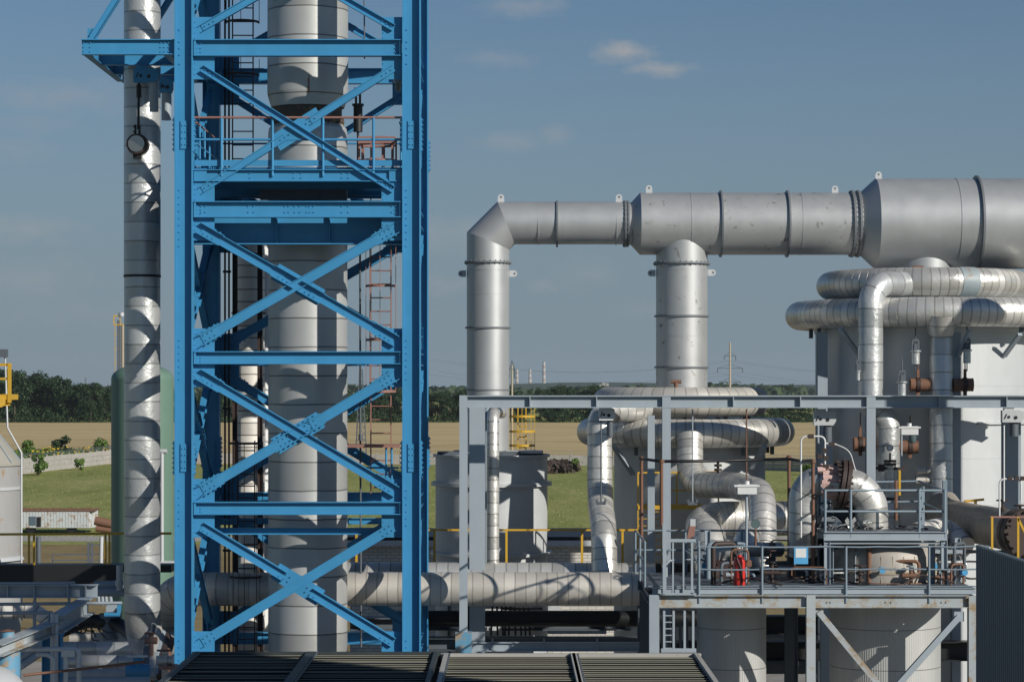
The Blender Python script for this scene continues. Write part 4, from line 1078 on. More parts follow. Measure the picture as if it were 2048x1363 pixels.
for a, b, py, D, lab in ((1310, 1985, 1248, 68.5, 'upper black girder in the shade behind the fluted vessels'), (1310, 1985, 1300, 66.0, 'lower black girder in the shade behind the fluted vessels')):
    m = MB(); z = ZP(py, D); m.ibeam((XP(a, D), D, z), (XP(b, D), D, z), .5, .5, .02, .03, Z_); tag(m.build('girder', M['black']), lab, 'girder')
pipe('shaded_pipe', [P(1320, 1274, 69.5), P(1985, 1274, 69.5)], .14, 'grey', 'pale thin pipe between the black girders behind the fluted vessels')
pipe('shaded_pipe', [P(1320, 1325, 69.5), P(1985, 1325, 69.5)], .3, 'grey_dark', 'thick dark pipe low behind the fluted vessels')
# clutter in the shade under the headers
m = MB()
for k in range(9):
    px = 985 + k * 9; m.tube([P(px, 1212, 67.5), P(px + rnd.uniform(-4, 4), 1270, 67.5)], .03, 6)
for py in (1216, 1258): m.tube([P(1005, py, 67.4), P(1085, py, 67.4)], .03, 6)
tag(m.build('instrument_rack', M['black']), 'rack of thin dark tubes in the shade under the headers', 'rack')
# brick building and slab behind the headers
D = 86; m = MB(); z1 = ZP(1090, D)
bd = thing('brick_building', (XP(1140, D), D + 2, 0), 'low white brick building behind the middle tank and headers', 'building')
m.box((XP(700, D), D, 0), (XP(1236, D), D + 5, z1)); m.build('wall', M['brick'], bd)
m = MB(); m.box((XP(690, D) , D - .35, z1), (XP(1245, D), D + 5.3, ZP(1079, D))); m.build('roof_slab', M['tank'], bd)
m = MB(); m.box((XP(690, D), D - .30, ZP(1079, D)), (XP(1245, D), D + 5.2, ZP(1072, D))); m.build('roof_felt', M['black'], bd)
m = MB(); m.box((XP(1096, D), D - .04, ZP(1226, D)), (XP(1120, D), D - .003, ZP(1200, D))); m.build('window', M['tank'], bd)
pl = MB(); pl.box((XP(1095, 80), 80, ZP(1267, 80)), (XP(1213, 80), 80.4, ZP(1249, 80))); tag(pl.build('concrete_slab', M['concrete']), 'pale concrete slab edge glimpsed under the headers', 'slab')
# yellow caged ladder and platform by the tanks
D = 71.0
yl = ladder('caged_ladder', XP(1036, D), XP(1052, D), D, ZP(905, D), ZP(812, D), .3, 'yellow', 'yellow caged ladder on the roof of the left tank', cage=((ZP(905, D), ZP(812, D)),), hoops=(ZP(832, D), ZP(862, D), ZP(890, D)), cage_w=.36)
D = 66.9; yp = thing('access_platform', (XP(1355, D), D, ZP(1010, D)), 'small yellow railed platform in front of the middle tank', 'platform')
m = MB(); m.box((XP(1275, D), D - .3, ZP(1017, D)), (XP(1436, D), D + .5, ZP(1009, D))); m.build('deck', M['yellow'], yp)
m = MB()
for px in (1275, 1322, 1352, 1435): m.bar((XP(px, D), D - .3, ZP(1009, D)), (XP(px, D), D - .3, ZP(943, D)), .05, .04)
m.bar((XP(1275, D), D - .3, ZP(944, D)), (XP(1435, D), D - .3, ZP(942, D)), .06, .04); m.bar((XP(1340, D), D - .3, ZP(979, D)), (XP(1430, D), D - .3, ZP(979, D)), .07, .04)
m.build_each('rail', M['yellow'], yp)
m = MB()
for px in (1275, 1322): m.bar((XP(px, D), D - .25, ZP(1130, D)), (XP(px, D), D - .25, ZP(1012, D)), .04, .03)
for k in range(8): m.tube([(XP(1275, D), D - .25, ZP(1022 + k * 14, D)), (XP(1322, D), D - .25, ZP(1022 + k * 14, D))], .013, 6)
m.build('ladder', M['yellow'], yp)
#@@PLATFORM
# ------------------------------------------------------------------ railed platform at right
GD, GB = 56.0, 60.6
def zg(py, D=GD): return ZP(py, D)
pf = thing('service_platform', (XP(1620, GD), (GD + GB) / 2, 0), 'grey railed service platform on legs at the lower right', 'platform')
gx0, gx1 = XP(1296, GD), XP(1952, GD); gz = zg(1176)
m = MB(); m.box((gx0, GD + .1, gz - .05), (gx1, GB, gz)); m.build('deck', M['grey_dark'], pf)
m = MB(); m.ibeam((gx0 + .1, GD + .05, zg(1181)), (gx1, GD + .05, zg(1181)), .14, .09, .012, .014, Z_); m.build('edge_channel', M['grey'], pf)
zB0, zB1 = zg(1214), zg(1189)
for xa, xb in ((XP(1318, GD), XP(1612, GD)), (XP(1630, GD), XP(1937, GD))):
    m = MB(); m.ibeam((xa, GD, (zB0 + zB1) / 2), (xb, GD, (zB0 + zB1) / 2), zB1 - zB0, .2, .014, .018, Z_)
    for px in (1655, 1662, 1772, 1783, 1884, 1893):
        if xa < XP(px, GD) < xb: m.bolt((XP(px, GD), GD - .01, zg(1203)), -Y_, .022)
    m.build('beam', M['grey_rusty'], pf)
for x in (gx0 + .12, XP(1620, GD), gx1 - .1):
    m = MB(); m.ibeam((x, GD + .15, zg(1201)), (x, GB, zg(1201)), .24, .16, .014, .018, Z_); m.build('cross_beam', M['grey_dark'], pf)
m = MB(); m.ibeam((gx0, GB, zg(1201)), (gx1, GB, zg(1201)), .24, .16, .014, .018, Z_); m.build('beam', M['grey_dark'], pf)
for px0, px1, mat, top in ((1298, 1318, 'grey', 1188), (1612, 1630, 'grey_rusty', 1188), (1936, 1953, 'grey_rusty', 1190)):
    m = MB(); x0, x1 = XP(px0, GD), XP(px1, GD); m.ibeam(((x0 + x1) / 2, GD, 0), ((x0 + x1) / 2, GD, zg(top)), .22, x1 - x0, .014, .02, Y_); m.build('leg', M[mat], pf)
for px in (1310, 1624, 1940):
    m = MB(); m.ibeam((XP(px, GD), GB, 0), (XP(px, GD), GB, zg(1205)), .22, .22, .014, .02, Y_); m.build('leg', M['grey_dark'], pf)
for a, b, mat in (((1637, 1222), (1775, 1390), 'grey_rusty'), ((1918, 1232), (1790, 1375), 'grey')):
    m = MB(); p, q = P(a[0], a[1], GD), P(b[0], b[1], GD); m.bar(p, q, .14, .13); m.obox(p, X_, Z_, Y_, .22, .22, .02); m.build('brace', M[mat], pf)
yr = GD + .02
for k, (py, r) in enumerate(((1093, .02), (1138, .018), (1172, .014))):
    xa = XP(1395, GD) if k < 2 else gx0; m = MB(); m.tube([(xa + (gx1 + .3 - xa) * i / 16, yr + rnd.uniform(-.012, .012), zg(py) + rnd.uniform(-.013, .013)) for i in range(17)], r, 8); m.build('rail', M['rail_grey'], pf)
for px in (1398, 1524, 1692, 1858):
    m = MB(); m.tube([(XP(px, GD), yr - .03, zg(1205)), (XP(px, GD), yr - .03, zg(1092))], .028, 8); m.build('rail_post', M['rail_grey'], pf)
for px in (1290, 1398):   # side rail at the ladder gap
    m = MB(); x = XP(px, GD)
    for py in (1083, 1125): m.tube([(x, GD + .1, zg(py)), (x, GB - .2, zg(py))], .024, 8)
    for y in (GD + .1, GD + 2.2, GB - .2): m.tube([(x, y, gz), (x, y, zg(1083))], .028, 8)
    m.build('side_rail', M['rail_grey'], pf)
m = MB()
for py in (1083, 1125): m.tube([(gx0, GB - .15, zg(py)), (gx1, GB - .15, zg(py))], .024, 8)
for px in (1290, 1400, 1520, 1640, 1760, 1880, 1950): m.tube([(XP(px, GD), GB - .15, gz), (XP(px, GD), GB - .15, zg(1083))], .028, 8)
m.build('back_rail', M['rail_grey'], pf)
gt = thing('safety_gate', (XP(1357, 55.9), 55.9, zg(1188)), 'pale barred gate at the ladder head of the platform', 'gate'); D = 55.85
m = MB(); x0, x1 = XP(1326, D), XP(1392, D)
m.bar((x0, D, ZP(1080, D)), (x1, D, ZP(1080, D)), .07); m.bar((x0, D, ZP(1187, D)), (x1, D, ZP(1187, D)), .05); m.bar((XP(1329, D), D, ZP(1187, D)), (XP(1329, D), D, ZP(1045, D)), .08, .08); m.bar((XP(1384, D), D, ZP(1187, D)), (XP(1384, D), D, ZP(1080, D)), .05); m.build('frame', M['grey'], gt)
m = MB()
for px in (1346, 1367): m.bar((XP(px, D), D, ZP(1187, D)), (XP(px, D), D, ZP(1080, D)), .035)
m.build_each('bar', M['grey'], gt)
ld = thing('fixed_ladder', (XP(1357, 56), 55.9, 0), 'pale ladder going down between platform leg and fluted vessel', 'ladder')
m = MB()
for px in (1328, 1347, 1369, 1386): m.bar((XP(px, 56), 55.95, ZP(1300, 56)), (XP(px, 56), 55.95, ZP(1220, 56)), .05, .05)
m.bar((XP(1322, 56), 55.95, ZP(1299, 56)), (XP(1392, 56), 55.95, ZP(1299, 56)), .09); m.build('stringer', M['grey'], ld)
m = MB()
for k in range(6): m.tube([(XP(1328, 56), 55.95, ZP(1230 + k * 13, 56)), (XP(1347, 56), 55.95, ZP(1230 + k * 13, 56))], .015, 6)
m.build_each('rung', M['grey'], ld)
m = MB()
for k in range(7): 
    px = 1300 + k * 12; m.bar(P(px, 1235 + 4 * (k % 3), 58.5), P(px + 2, 1300, 58.5), rnd.uniform(.05, .12))
tag(m.build('pipe_cluster', M['grey_dark']), 'cluster of dark blue-grey tubes behind the pale ladder', 'pipes')
# fluted vessels under the platform
def fluted(px, rpx, D, ptop, label):
    x, r = XP(px, D), rpx * D / F; root = thing('fluted_vessel', (x, D, 0), label, 'vessel'); m = MB(); m.lathe([(r, 0), (r, ZP(ptop, D))], (x, D, 0), 80); m.build('jacket', M['ribbed'], root)
    m = MB(); z = ZP(ptop, D); m.lathe([(r + .02, z - .05), (r + .02, z + .02), (0, z + .1)], (x, D, 0), 60); m.build('cap', M['grey_dark'], root); return root, x, r
fluted(1463, 69, 58.3, 1205, 'narrower fluted vessel under the platform beside the ladder')
v2, x, r = fluted(1770, 110, 58.6, 1200, 'wider fluted vessel under the platform between the diagonal braces')
m = MB(); z = lambda py: ZP(py, 58.6)
m.lathe([(1.20, z(1172)), (1.22, z(1140)), (1.20, z(1108)), (1.12, z(1092)), (.78, z(1076)), (.5, z(1066))], (x, 58.6, 0), 64, hard=False); m.build('upper_jacket', paint('stained lagging panels', (.44, .41, .37), .6, var=.18, metal=.15, dirt=(.20, .16, .12), dirt_amt=.5, scale=1.6), v2)
for i in range(28):
    m = MB(); a = i / 28 * 2 * math.pi + rnd.uniform(-.03, .03); m.bar((x + 1.215 * math.cos(a), 58.6 + 1.215 * math.sin(a), z(1166)), (x + 1.20 * math.cos(a), 58.6 + 1.20 * math.sin(a), z(1106)), .014, .02); m.build('panel_seam', M['tan'], v2)
m = MB(); m.lathe([(1.232, z(1141)), (1.24, z(1137)), (1.222, z(1136))], (x, 58.6, 0), 64); m.build('strap', M['tan'], v2)
m = MB()
for i in range(40):
    a = i / 40 * 2 * math.pi; m.tube([(x + 1.40 * math.cos(a), 58.6 + 1.40 * math.sin(a), gz), (x + 1.40 * math.cos(a), 58.6 + 1.40 * math.sin(a), z(1158))], .014, 5)
m.tube([(x + 1.40 * math.cos(a), 58.6 + 1.40 * math.sin(a), z(1158)) for a in [i * math.pi / 20 for i in range(40)]], .02, 6, closed=True); tag(m.build('rusty_ring', M['rust'], v2), kind='stuff')
# upper small platform
UD = 57.2
up = thing('upper_platform', (XP(1768, UD), UD + .9, gz), 'small raised grey platform with rails above the wide vessel', 'platform')
ux0, ux1 = XP(1647, UD), XP(1893, UD); uz = ZP(1061, UD)
m = MB(); m.box((ux0, UD, uz - .05), (ux1, UD + 2.2, uz)); m.build('deck', M['grey_dark'], up)
m = MB(); m.ibeam((ux0, UD - .05, ZP(1071, UD)), (ux1, UD - .05, ZP(1071, UD)), .2, .12, .012, .016, Z_); m.box((ux0, UD - .03, ZP(1087, UD)), (ux1, UD + .02, ZP(1083, UD))); m.build('edge_beam', M['grey'], up)
for px in (1654, 1664, 1868, 1888):
    m = MB(); m.ibeam((XP(px, UD), UD + (.3 if px in (1664, 1868) else 0), gz), (XP(px, UD), UD + (.3 if px in (1664, 1868) else 0), ZP(1080, UD)), .14, .12, .012, .014, X_); m.build('leg', M['grey'], up)
for py in (980, 1022):
    m = MB(); m.tube([(ux0, UD, ZP(py, UD)), (ux1 - .08, UD, ZP(py, UD)), (ux1 - .3, UD + 2, ZP(py - 12, UD))], .026, 8); m.tube([(ux0, UD, ZP(py, UD)), (ux0 + .1, UD + 2, ZP(py - 8, UD)), (ux1 - .3, UD + 2, ZP(py - 12, UD))], .024, 8); m.build('rail', M['rail_grey'], up)
for px, y in ((1650, 0), (1701, 0), (1838, 0), (1889, 0), (1660, 2), (1850, .7), (1862, 1.3), (1872, 1.8), (1700, 2), (1760, 2)):
    m = MB(); m.tube([(XP(px, UD), UD + y - .03, uz - .15), (XP(px, UD), UD + y - .03, ZP(978, UD))], .032, 8); m.build('rail_post', M['rail_grey'], up)
m = MB(); m.bar((XP(1891, UD), UD + .1, gz), (XP(1891, UD), UD + .1, ZP(960, UD)), .12, .1); m.build('corner_post', M['rail_grey'], up)
m = MB()
for k in range(90):
    c = Vector((rnd.uniform(ux0 + .05, ux1 - .3), UD + rnd.uniform(.05, 1.2), uz + rnd.uniform(0, .07))); s = rnd.uniform(.03, .1)
    m.obox(c, Vector((rnd.gauss(0,1), rnd.gauss(0,1), rnd.gauss(0,.4))).normalized(), *(lambda a: (a, Z_.cross(a) if abs(a.z) < .9 else Y_))(Vector((rnd.gauss(0,1), rnd.gauss(0,1), .2)).normalized()), s, s * .8, s * .6)
tag(m.build('debris', M['rubble']), kind='stuff')
# insulated pipework on the platforms
g1 = pipe('elbow_pipe', [P(1745, 1068, 58.3), P(1742, 1000, 58.3), P(1712, 972, 58.3), P(1690, 968, 58.3)], 33 * 58.3 / F, 'clad', 'bright silver elbow rising through the small raised platform', bend=[.7, .35], n=32, seg=10)
m = MB(); a = P(1695, 970, 58.3); d = (P(1690, 968, 58.3) - P(1712, 972, 58.3)).normalized()
for off in (0, .12): m.tube([a + d * off, a + d * (off + .09)], .58, 32)
for i in range(22):
    t = i / 22 * 2 * math.pi; ee = Z_ * math.cos(t) * .51 + Y_ * math.sin(t) * .51; m.tube([a - d * .07 + ee, a + d * .28 + ee], .032, 6)
m.build('bolted_flange', M['brown'], g1)
pipe('insulated_pipe', [P(1680, 970, 58.4), P(1630, 958, 58.5), P(1606, 985, 58.6), P(1606, 1110, 58.8)], 29 * 58.5 / F, 'clad_wide', 'grey insulated pipe arching down left of the rusty flange', bend=[.45, .6], n=28, seg=10)
m = MB()
for k in range(80):
    a = rnd.uniform(0, 6.28); t = rnd.random(); c = P(1640 + 36 * t, 960 + 9 * t, 58.4); r_ = .36
    p = c + Z_ * math.cos(a) * r_ + Y_ * math.sin(a) * r_; s = rnd.uniform(.05, .13); m.obox(p, X_, (Z_ * math.cos(a) + Y_ * math.sin(a)), (Y_ * math.cos(a) - Z_ * math.sin(a)), s * 1.4, .06, s)
m.build('torn_insulation', M['pink'], g1)
pipe('insulated_pipe', [P(1640, 1040, 58.6), P(1668, 1050, 58.6), P(1690, 1085, 58.4)], 22 * 58.5 / F, 'grey_dark', 'dark stub pipe under the rusty flange', bend=.4)
pipe('insulated_pipe', [P(1580, 1036, 65.4), P(1394, 1036, 65.2), P(1420, 1078, 63.6), P(1428, 1185, 63.0)], 35 * 64 / F, 'clad_tight', 'pale pipe bending from the cross run down onto the platform', bend=[.85, .8], n=30, seg=12)
pipe('insulated_pipe', [P(1432, 1160, 59.4), P(1432, 1105, 59.4), P(1462, 1098, 59.4), P(1560, 1098, 60.2)], 15 * 59.4 / F, 'clad_wide', 'bright short pipe behind the fire extinguisher', bend=.28, n=20)
pipe('insulated_pipe', [P(1500, 1062, 61.5), P(1490, 1085, 60.8), P(1500, 1150, 60.4)], 24 * 61 / F, 'clad', 'silver pipe end going down behind the gauge', bend=.3)
pipe('insulated_pipe', [P(1525, 1090, 62), P(1525, 1170, 61.6)], 28 * 62 / F, 'clad_tight', 'lower length of the curved cross pipe in shade', n=24)
m = MB(); m.tube([P(1420, 1150, 59.2), P(1455, 1150, 59.2)], .36, 24); m.tube([P(1425, 1150, 59.2), P(1430, 1150, 59.2)], .42, 24); tag(m.build('pipe_flange', M['brown']), 'dark open pipe flange behind the gate near the extinguisher', 'flange')
bp = thing('flanged_pipe', (XP(1970, 61), 62, ZP(1090, 61)), 'big dull pipe running right toward the camera to a dark flange', 'pipe')
m = MB(); m.tube(fillet([P(1882, 1012, 66.0), P(1898, 1036, 65.6), P(1990, 1054, 61.5), P(2040, 1064, 59.6)], .6, 10), 40 * 62 / F, 32); m.build('jacket', cladding('dull beige jacket', (.34, .31, .27), .45, metal=.4, rough=.5), bp)
m = MB(); e0, e1 = P(2040, 1064, 59.6), P(2056, 1067, 59.0); m.tube([e0, e0.lerp(e1, .4)], .58, 32); m.tube([e0.lerp(e1, .5), e1], .58, 32)
for i in range(18):
    t = i / 18 * 2 * math.pi; dd = (e1 - e0).normalized(); u = dd.cross(Z_).normalized(); v_ = u.cross(dd); ee = u * math.cos(t) * .52 + v_ * math.sin(t) * .52; m.tube([e0 - dd * .08 + ee, e1 + dd * .06 + ee], .035, 6)
m.build('bolted_flange', M['brown'], bp)
pipe('insulated_pipe', [P(1830, 1075, 61), P(1890, 1062, 62.5), P(1925, 1098, 62)], 30 * 61 / F, 'white_clad', 'pale pipe curving down beside the raised platform corner', bend=.6)
pipe('insulated_pipe', [P(1960, 1130, 61), P(2060, 1128, 61)], 30 * 61 / F, 'grey', 'grey pipe under the big flanged pipe at the right edge', bend=.6)
# yellow rail frames near the right edge
yf = thing('rail_frame', (XP(2010, 58.6), 58.6, gz), 'yellow posts with a rusty top rail before the big flange', 'guard rail'); D = 58.6
m = MB()
for px in (1984, 2036): m.bar((XP(px, D), D, ZP(1180, D)), (XP(px, D), D, ZP(1033, D)), .06, .05)
m.bar(P(2036, 1036, D), P(2062, 1090, D), .06, .05); m.build_each('post', M['yellow'], yf)
m = MB(); m.bar(P(1980, 1033, D), P(2060, 1033, D), .04); m.build('top_rail', M['red_oxide'], yf)
yg = thing('rail_frame', (XP(1945, 65.5), 65.5, ZP(1015, 65.5)), 'short yellow rail at the foot of the big tank', 'guard rail')
m = MB(); D = 65.5; m.bar(P(1928, 1002, D), P(1968, 998, D), .06)
for px in (1932, 1951): m.bar(P(px, 1015, D), P(px, 1000, D), .09, .06)
m.build('rail', M['yellow'], yg)
# small things on the platforms
fe = thing('fire_extinguisher', (XP(1479, 56.5), 56.5, gz), 'red fire extinguisher standing on the platform by the rail', 'fire extinguisher')
x, y = XP(1479, 56.5), 56.5
m = MB(); m.lathe([(.0, gz + .02), (.125, gz + .02), (.13, gz + .06), (.13, gz + .56), (.11, gz + .64), (.05, gz + .69), (.04, gz + .72)], (x, y, 0), 28, hard=False); m.build('cylinder', M['red'], fe)
m = MB(); m.tube([(x, y, gz + .70), (x, y, gz + .78)], .04, 12); m.bar((x - .02, y, gz + .8), (x + .12, y, gz + .84), .03); m.bar((x - .02, y, gz + .76), (x + .1, y, gz + .76), .025); m.build('valve', M['grey_dark'], fe)
m = MB(); m.tube(fillet([(x, y - .04, gz + .76), (x - .10, y - .1, gz + .72), (x + .02, y - .15, gz + .42), (x + .05, y - .15, gz + .1)], .08, 5), .02, 8); m.build('hose', M['black'], fe)
sg = thing('notice_board', (XP(1602, 56.2), 56.2, ZP(1128, 56.2)), 'small white and blue notice board on the platform rail', 'sign'); D = 55.93
m = MB(); m.box((XP(1588, D), D - .02, ZP(1127, D)), (XP(1616, D), D, ZP(1094, D))); m.build('board', M['lightblue'], sg)
m = MB(); m.box((XP(1591, D), D - .026, ZP(1114, D)), (XP(1612, D), D - .022, ZP(1096, D))); m.build('white_panel', M['white'], sg)
def lamp(px, py, D, label, dn=1, glass=True):
    x, z = XP(px, D), ZP(py, D); root = thing('junction_lamp', (x, D, z - .3), label, 'lamp'); m = MB()
    m.box((x - .2, D - .12, z - .14), (x + .24, D + .12, z + .08)); m.box((x - .28, D - .14, z + .03), (x + .3, D + .14, z + .07)); m.tube([(x + .02, D, z + .07), (x + .02, D, z + .16)], .06, 10); m.build('housing', M['white'], root)
    m = MB(); m.tube([(x + .1, D, z - .36), (x + .1, D, z - .33), (x + .1, D, z - .14)], [.06, .1, .11], 14)
    if glass: m.build('glass', M['glass'], root)
    return root
lamp(1817, 858, 65.5, 'white junction lamp with glass bulb before the big tank')
lamp(1492, 975, 57.8, 'pale weathered lamp box on a thin post over the platform', glass=False)
m = MB(); m.tube([P(1493, 985, 57.8), P(1493, 1172, 57.8)], .03, 8); tag(m.build('lamp_post', M['grey']), 'thin grey post carrying the pale lamp box', 'post')
m = MB(); m.tube([P(1803, 870, 65.4), P(1803, 940, 65.4)], .025, 8); tag(m.build('lamp_conduit', M['grey']), 'thin conduit hanging below the white junction lamp', 'conduit')
gv = thing('gauge_valve', (XP(1780, 64), 64, ZP(1010, 64)), 'rusty flanged valve body with a round pressure gauge on top', 'valve'); D = 64
x = XP(1780, D); m = MB(); m.tube([(x, D, ZP(1000, D)), (x, D, ZP(930, D))], .095, 16)
for px in (1770, 1790): m.bar(P(px, 965, D), P(px, 925, D), .04)
m.build('body', M['beige_clad'], gv)
m = MB()
for py in (921, 927, 996): m.tube([(x, D, ZP(py + 3, D)), (x, D, ZP(py - 2, D))], .16, 18)
m.bar(P(1745, 935, D), P(1812, 937, D), .07); m.tube([P(1762, 928, D), P(1762, 942, D)], .08, 10); m.build('flange', M['brown'], gv)
m = MB(); m.tube([(x, D, ZP(921, D)), (x, D, ZP(905, D))], .025, 8); m.tube([(x, D + .03, ZP(895, D)), (x, D - .03, ZP(895, D))], .085, 20); m.build('gauge', M['brown'], gv)
m = MB(); m.tube([(x, D - .03, ZP(895, D)), (x, D - .036, ZP(895, D))], .07, 20); m.build('dial', M['white'], gv)
ga = thing('pressure_gauge', (XP(1511, 58.2), 58.2, ZP(1100, 58.2)), 'dark round pressure gauge on a rusty stem on the platform', 'gauge'); x, D = XP(1511, 58.2), 58.2
m = MB(); m.tube([(x, D, ZP(1090, D)), (x, D, ZP(1057, D))], .025, 8); m.build('stem', M['rust'], ga); m = MB(); m.tube([(x, D + .03, ZP(1047, D)), (x, D - .03, ZP(1047, D))], .11, 22); m.build('case', M['glass'], ga)
rl = thing('warning_beacon', (XP(1383, 57.8), 57.8, ZP(1078, 57.8)), 'rust red beacon box on the platform near the gate', 'beacon'); x, D = XP(1382, 57.8), 57.8
m = MB(); z0, z1 = ZP(1075, D), ZP(1051, D); m.poly([(x - .1, D - .1, z0), (x + .06, D - .1, z0), (x + .1, D - .1, z1), (x - .04, D - .1, z1)], (0, .2, 0)); m.build('box', M['red_oxide'], rl); m = MB(); m.box((x - .02, D - .08, z1), (x + .1, D + .06, z1 + .16)); m.tube([P(1383, 1090, D), P(1383, 1075, D)], .03, 8); m.build('head', M['tank'], rl)
def spindle(px, pt, pb, D, label, mat='brown'):
    x = XP(px, D); root = thing('valve_spindle', (x, D, ZP(pb, D)), label, 'valve'); m = MB(); m.tube([(x, D, ZP(pb, D)), (x, D, ZP(pt, D))], .035, 8)
    for f in (.25, .6): z = ZP(pb + (pt - pb) * f, D); m.tube([(x, D, z - .03), (x, D, z + .03)], .10, 12)
    m.build('stem', M[mat], root); m = MB(); z = ZP(pt, D); m.tube([(x + .14 * math.cos(a), D + .14 * math.sin(a), z) for a in [i * math.pi / 8 for i in range(16)]], .018, 6, closed=True); m.bar((x - .14, D, z), (x + .14, D, z), .02); m.build('handwheel', M[mat], root)
spindle(2005, 1000, 1042, 60.5, 'rusty valve spindle standing before the big tank foot'); spindle(2040, 1010, 1050, 60, 'dark valve spindle at the right frame edge'); spindle(1652, 930, 955, 59.5, 'dark valve wheel above the arching insulated pipe'); spindle(1436, 920, 945, 65, 'little valve with wheel on the cross pipe bend')
spindle(1540, 1100, 1150, 58.5, 'valve spindle with handwheel behind the rail right of the extinguisher'); spindle(1720, 1130, 1168, 57, 'low rusty handwheel on deck before the wide vessel'); spindle(1905, 1110, 1165, 58, 'handwheel valve on the deck near the corrugated wall')
def posts(name, spec, label, cat, mat):
    m = MB()
    for (px, pt, pb, D) in spec: m.tube([P(px, pb, D), P(px, pt, D)], .04, 8)
    return m
for px, pt, pb, D, lab in ((1283, 912, 1082, 60.4, 'brown cable mast standing left at the yellow platform'), (1323, 918, 1050, 57.0, 'brown cable mast at the platform gate'), (1578, 910, 1172, 59.5, 'thick brown cable mast left of the arching pipe'), (1626, 918, 1170, 57.5, 'brown cable mast in front of the arching pipe')):
    m = MB(); m.tube([P(px, pb, D), P(px, pt, D)], .04, 8); m.tube([P(px, pt + 6, D), P(px, pt + 2, D)], .07, 8); tag(m.build('cable_mast', M['rust']), lab, 'mast')
m = MB(); pts = [P(1283, 917, 60.4), P(1323, 922, 57.0), P(1440, 921, 58), P(1578, 917, 59.5), P(1600, 921, 58.5), P(1626, 920, 57.5)]; m.tube(pts, .035, 8); tag(m.build('overhead_cable', M['black']), 'black cable strung level between the brown cable masts', 'cable')
ip = thing('impulse_tubing', (XP(1625, 58.5), 58.5, ZP(1060, 58.5)), 'thin white impulse tubing loop left of the large tank', 'tubing'); D = 58.2
m = MB(); m.tube(fillet([P(1602, 1075, D), P(1602, 872, D), P(1650, 872, D), P(1650, 950, D)], .12, 4), .022, 8); m.tube([P(1650, 886, D), P(1672, 888, D)], .022, 8); m.tube(fillet([P(1672, 888, D), P(1700, 900, D), P(1712, 945, D), P(1748, 968, D)], .4, 6), .012, 6); m.build('tube', M['white'], ip)
m = MB()
for px, py in ((1622, 872), (1650, 900), (1652, 915), (1652, 932), (1664, 888), (1640, 912)): c = P(px, py, D); m.box(c - Vector((.06, .05, .05)), c + Vector((.06, .05, .05)))
m.build('fittings', M['brown'], ip)
ip = thing('impulse_tubing', (XP(2010, 60), 60, ZP(1050, 60)), 'thin white impulse tubing loop at the right before the tank', 'tubing'); D = 60
m = MB(); m.tube(fillet([P(1999, 1045, D), P(1999, 957, D), P(2042, 957, D), P(2042, 1000, D)], .12, 4), .022, 8); m.tube([P(2008, 850, D), P(2008, 1002, D)], .02, 6); m.build('tube', M['white'], ip)
m = MB(); c = P(2020, 956, D)
for q in (0, .16, .3): m.box(c + X_ * q - Vector((.05, .05, .05)), c + X_ * q + Vector((.05, .05, .05)))
m.build('fittings', M['brown'], ip)
st_ = thing('sample_stubs', (XP(1845, 66.4), 66.4, ZP(965, 66.4)), 'two short stained stub pipes left of the lower-ring downpipe', 'pipe stub')
for py in (940, 960): m = MB(); m.tube([P(1832, py, 66.3), P(1870, py, 66.3)], .085, 14); m.tube([P(1831, py, 66.3), P(1836, py, 66.3)], .11, 14); m.build('stub', M['beige_clad'], st_)
m = MB(); m.bar(P(1799, 990, 58.5), P(1799, 940, 58.5), .09, .05); tag(m.build('marker_post', M['yellow']), 'bright yellow flat post behind the raised platform', 'post')
m = MB(); m.tube([P(1792, 1040, 58.4), P(1792, 960, 58.4)], .04, 8); tag(m.build('rusty_post', M['rust']), 'short rusty tube post behind the raised platform', 'post')
for px, py, D, mat, lab in ((1620, 1105, 59.8, 'black', 'black box on the platform behind the notice board'), (1600, 1140, 59.4, 'grey_dark', 'dark equipment box on the deck below the notice board'), (1690, 1020, 58.9, 'grey_dark', 'dark valve box under the rusty flange')):
    m = MB(); c = P(px, py, D); m.box(c - Vector((.3, .2, .3)), c + Vector((.3, .2, .3))); m.box(c + Vector((-.33, -.23, .3)), c + Vector((.33, .23, .35))); m.tube([c + Vector((.1, -.2, 0)), c + Vector((.1, -.26, 0))], .08, 12); tag(m.build('equipment_box', M[mat]), lab, 'equipment box')
mf = thing('tubing_manifold', (XP(1560, 58.5), 58.5, gz), 'manifold of thin tubes, hoses and small valves crowding the platform deck', 'manifold')
for k in range(34):
    px = rnd.uniform(1400, 1930); D = rnd.uniform(57.0, 60.2); c = P(px, 1150, D); c.z = gz; h1 = rnd.uniform(.15, .95); dx = rnd.uniform(-1.1, 1.1); dy = rnd.uniform(-.6, .6); m = MB()
    m.tube(fillet([c, c + Z_ * h1, c + Vector((dx, dy, h1)), c + Vector((dx, dy, rnd.choice([0, 0, h1 * .5])))], .1, 4), rnd.choice([.018, .025, .04, .06]), 8); m.build('tube', M[rnd.choice(['grey', 'clad_wide', 'brown', 'black', 'rust', 'grey_dark', 'rail_grey'])], mf)
    if k % 2 == 0:
        m = MB(); q = c + Z_ * h1 * .6; m.tube([q - Z_ * .07, q + Z_ * .07], .075, 10); m.tube([q - Y_ * .02, q - Y_ * .18], .02, 6); m.tube([q - Y_ * .18, q - Y_ * .20], .07, 10); m.build('small_valve', M[rnd.choice(['rust', 'brown', 'grey', 'lightblue', 'black'])], mf)
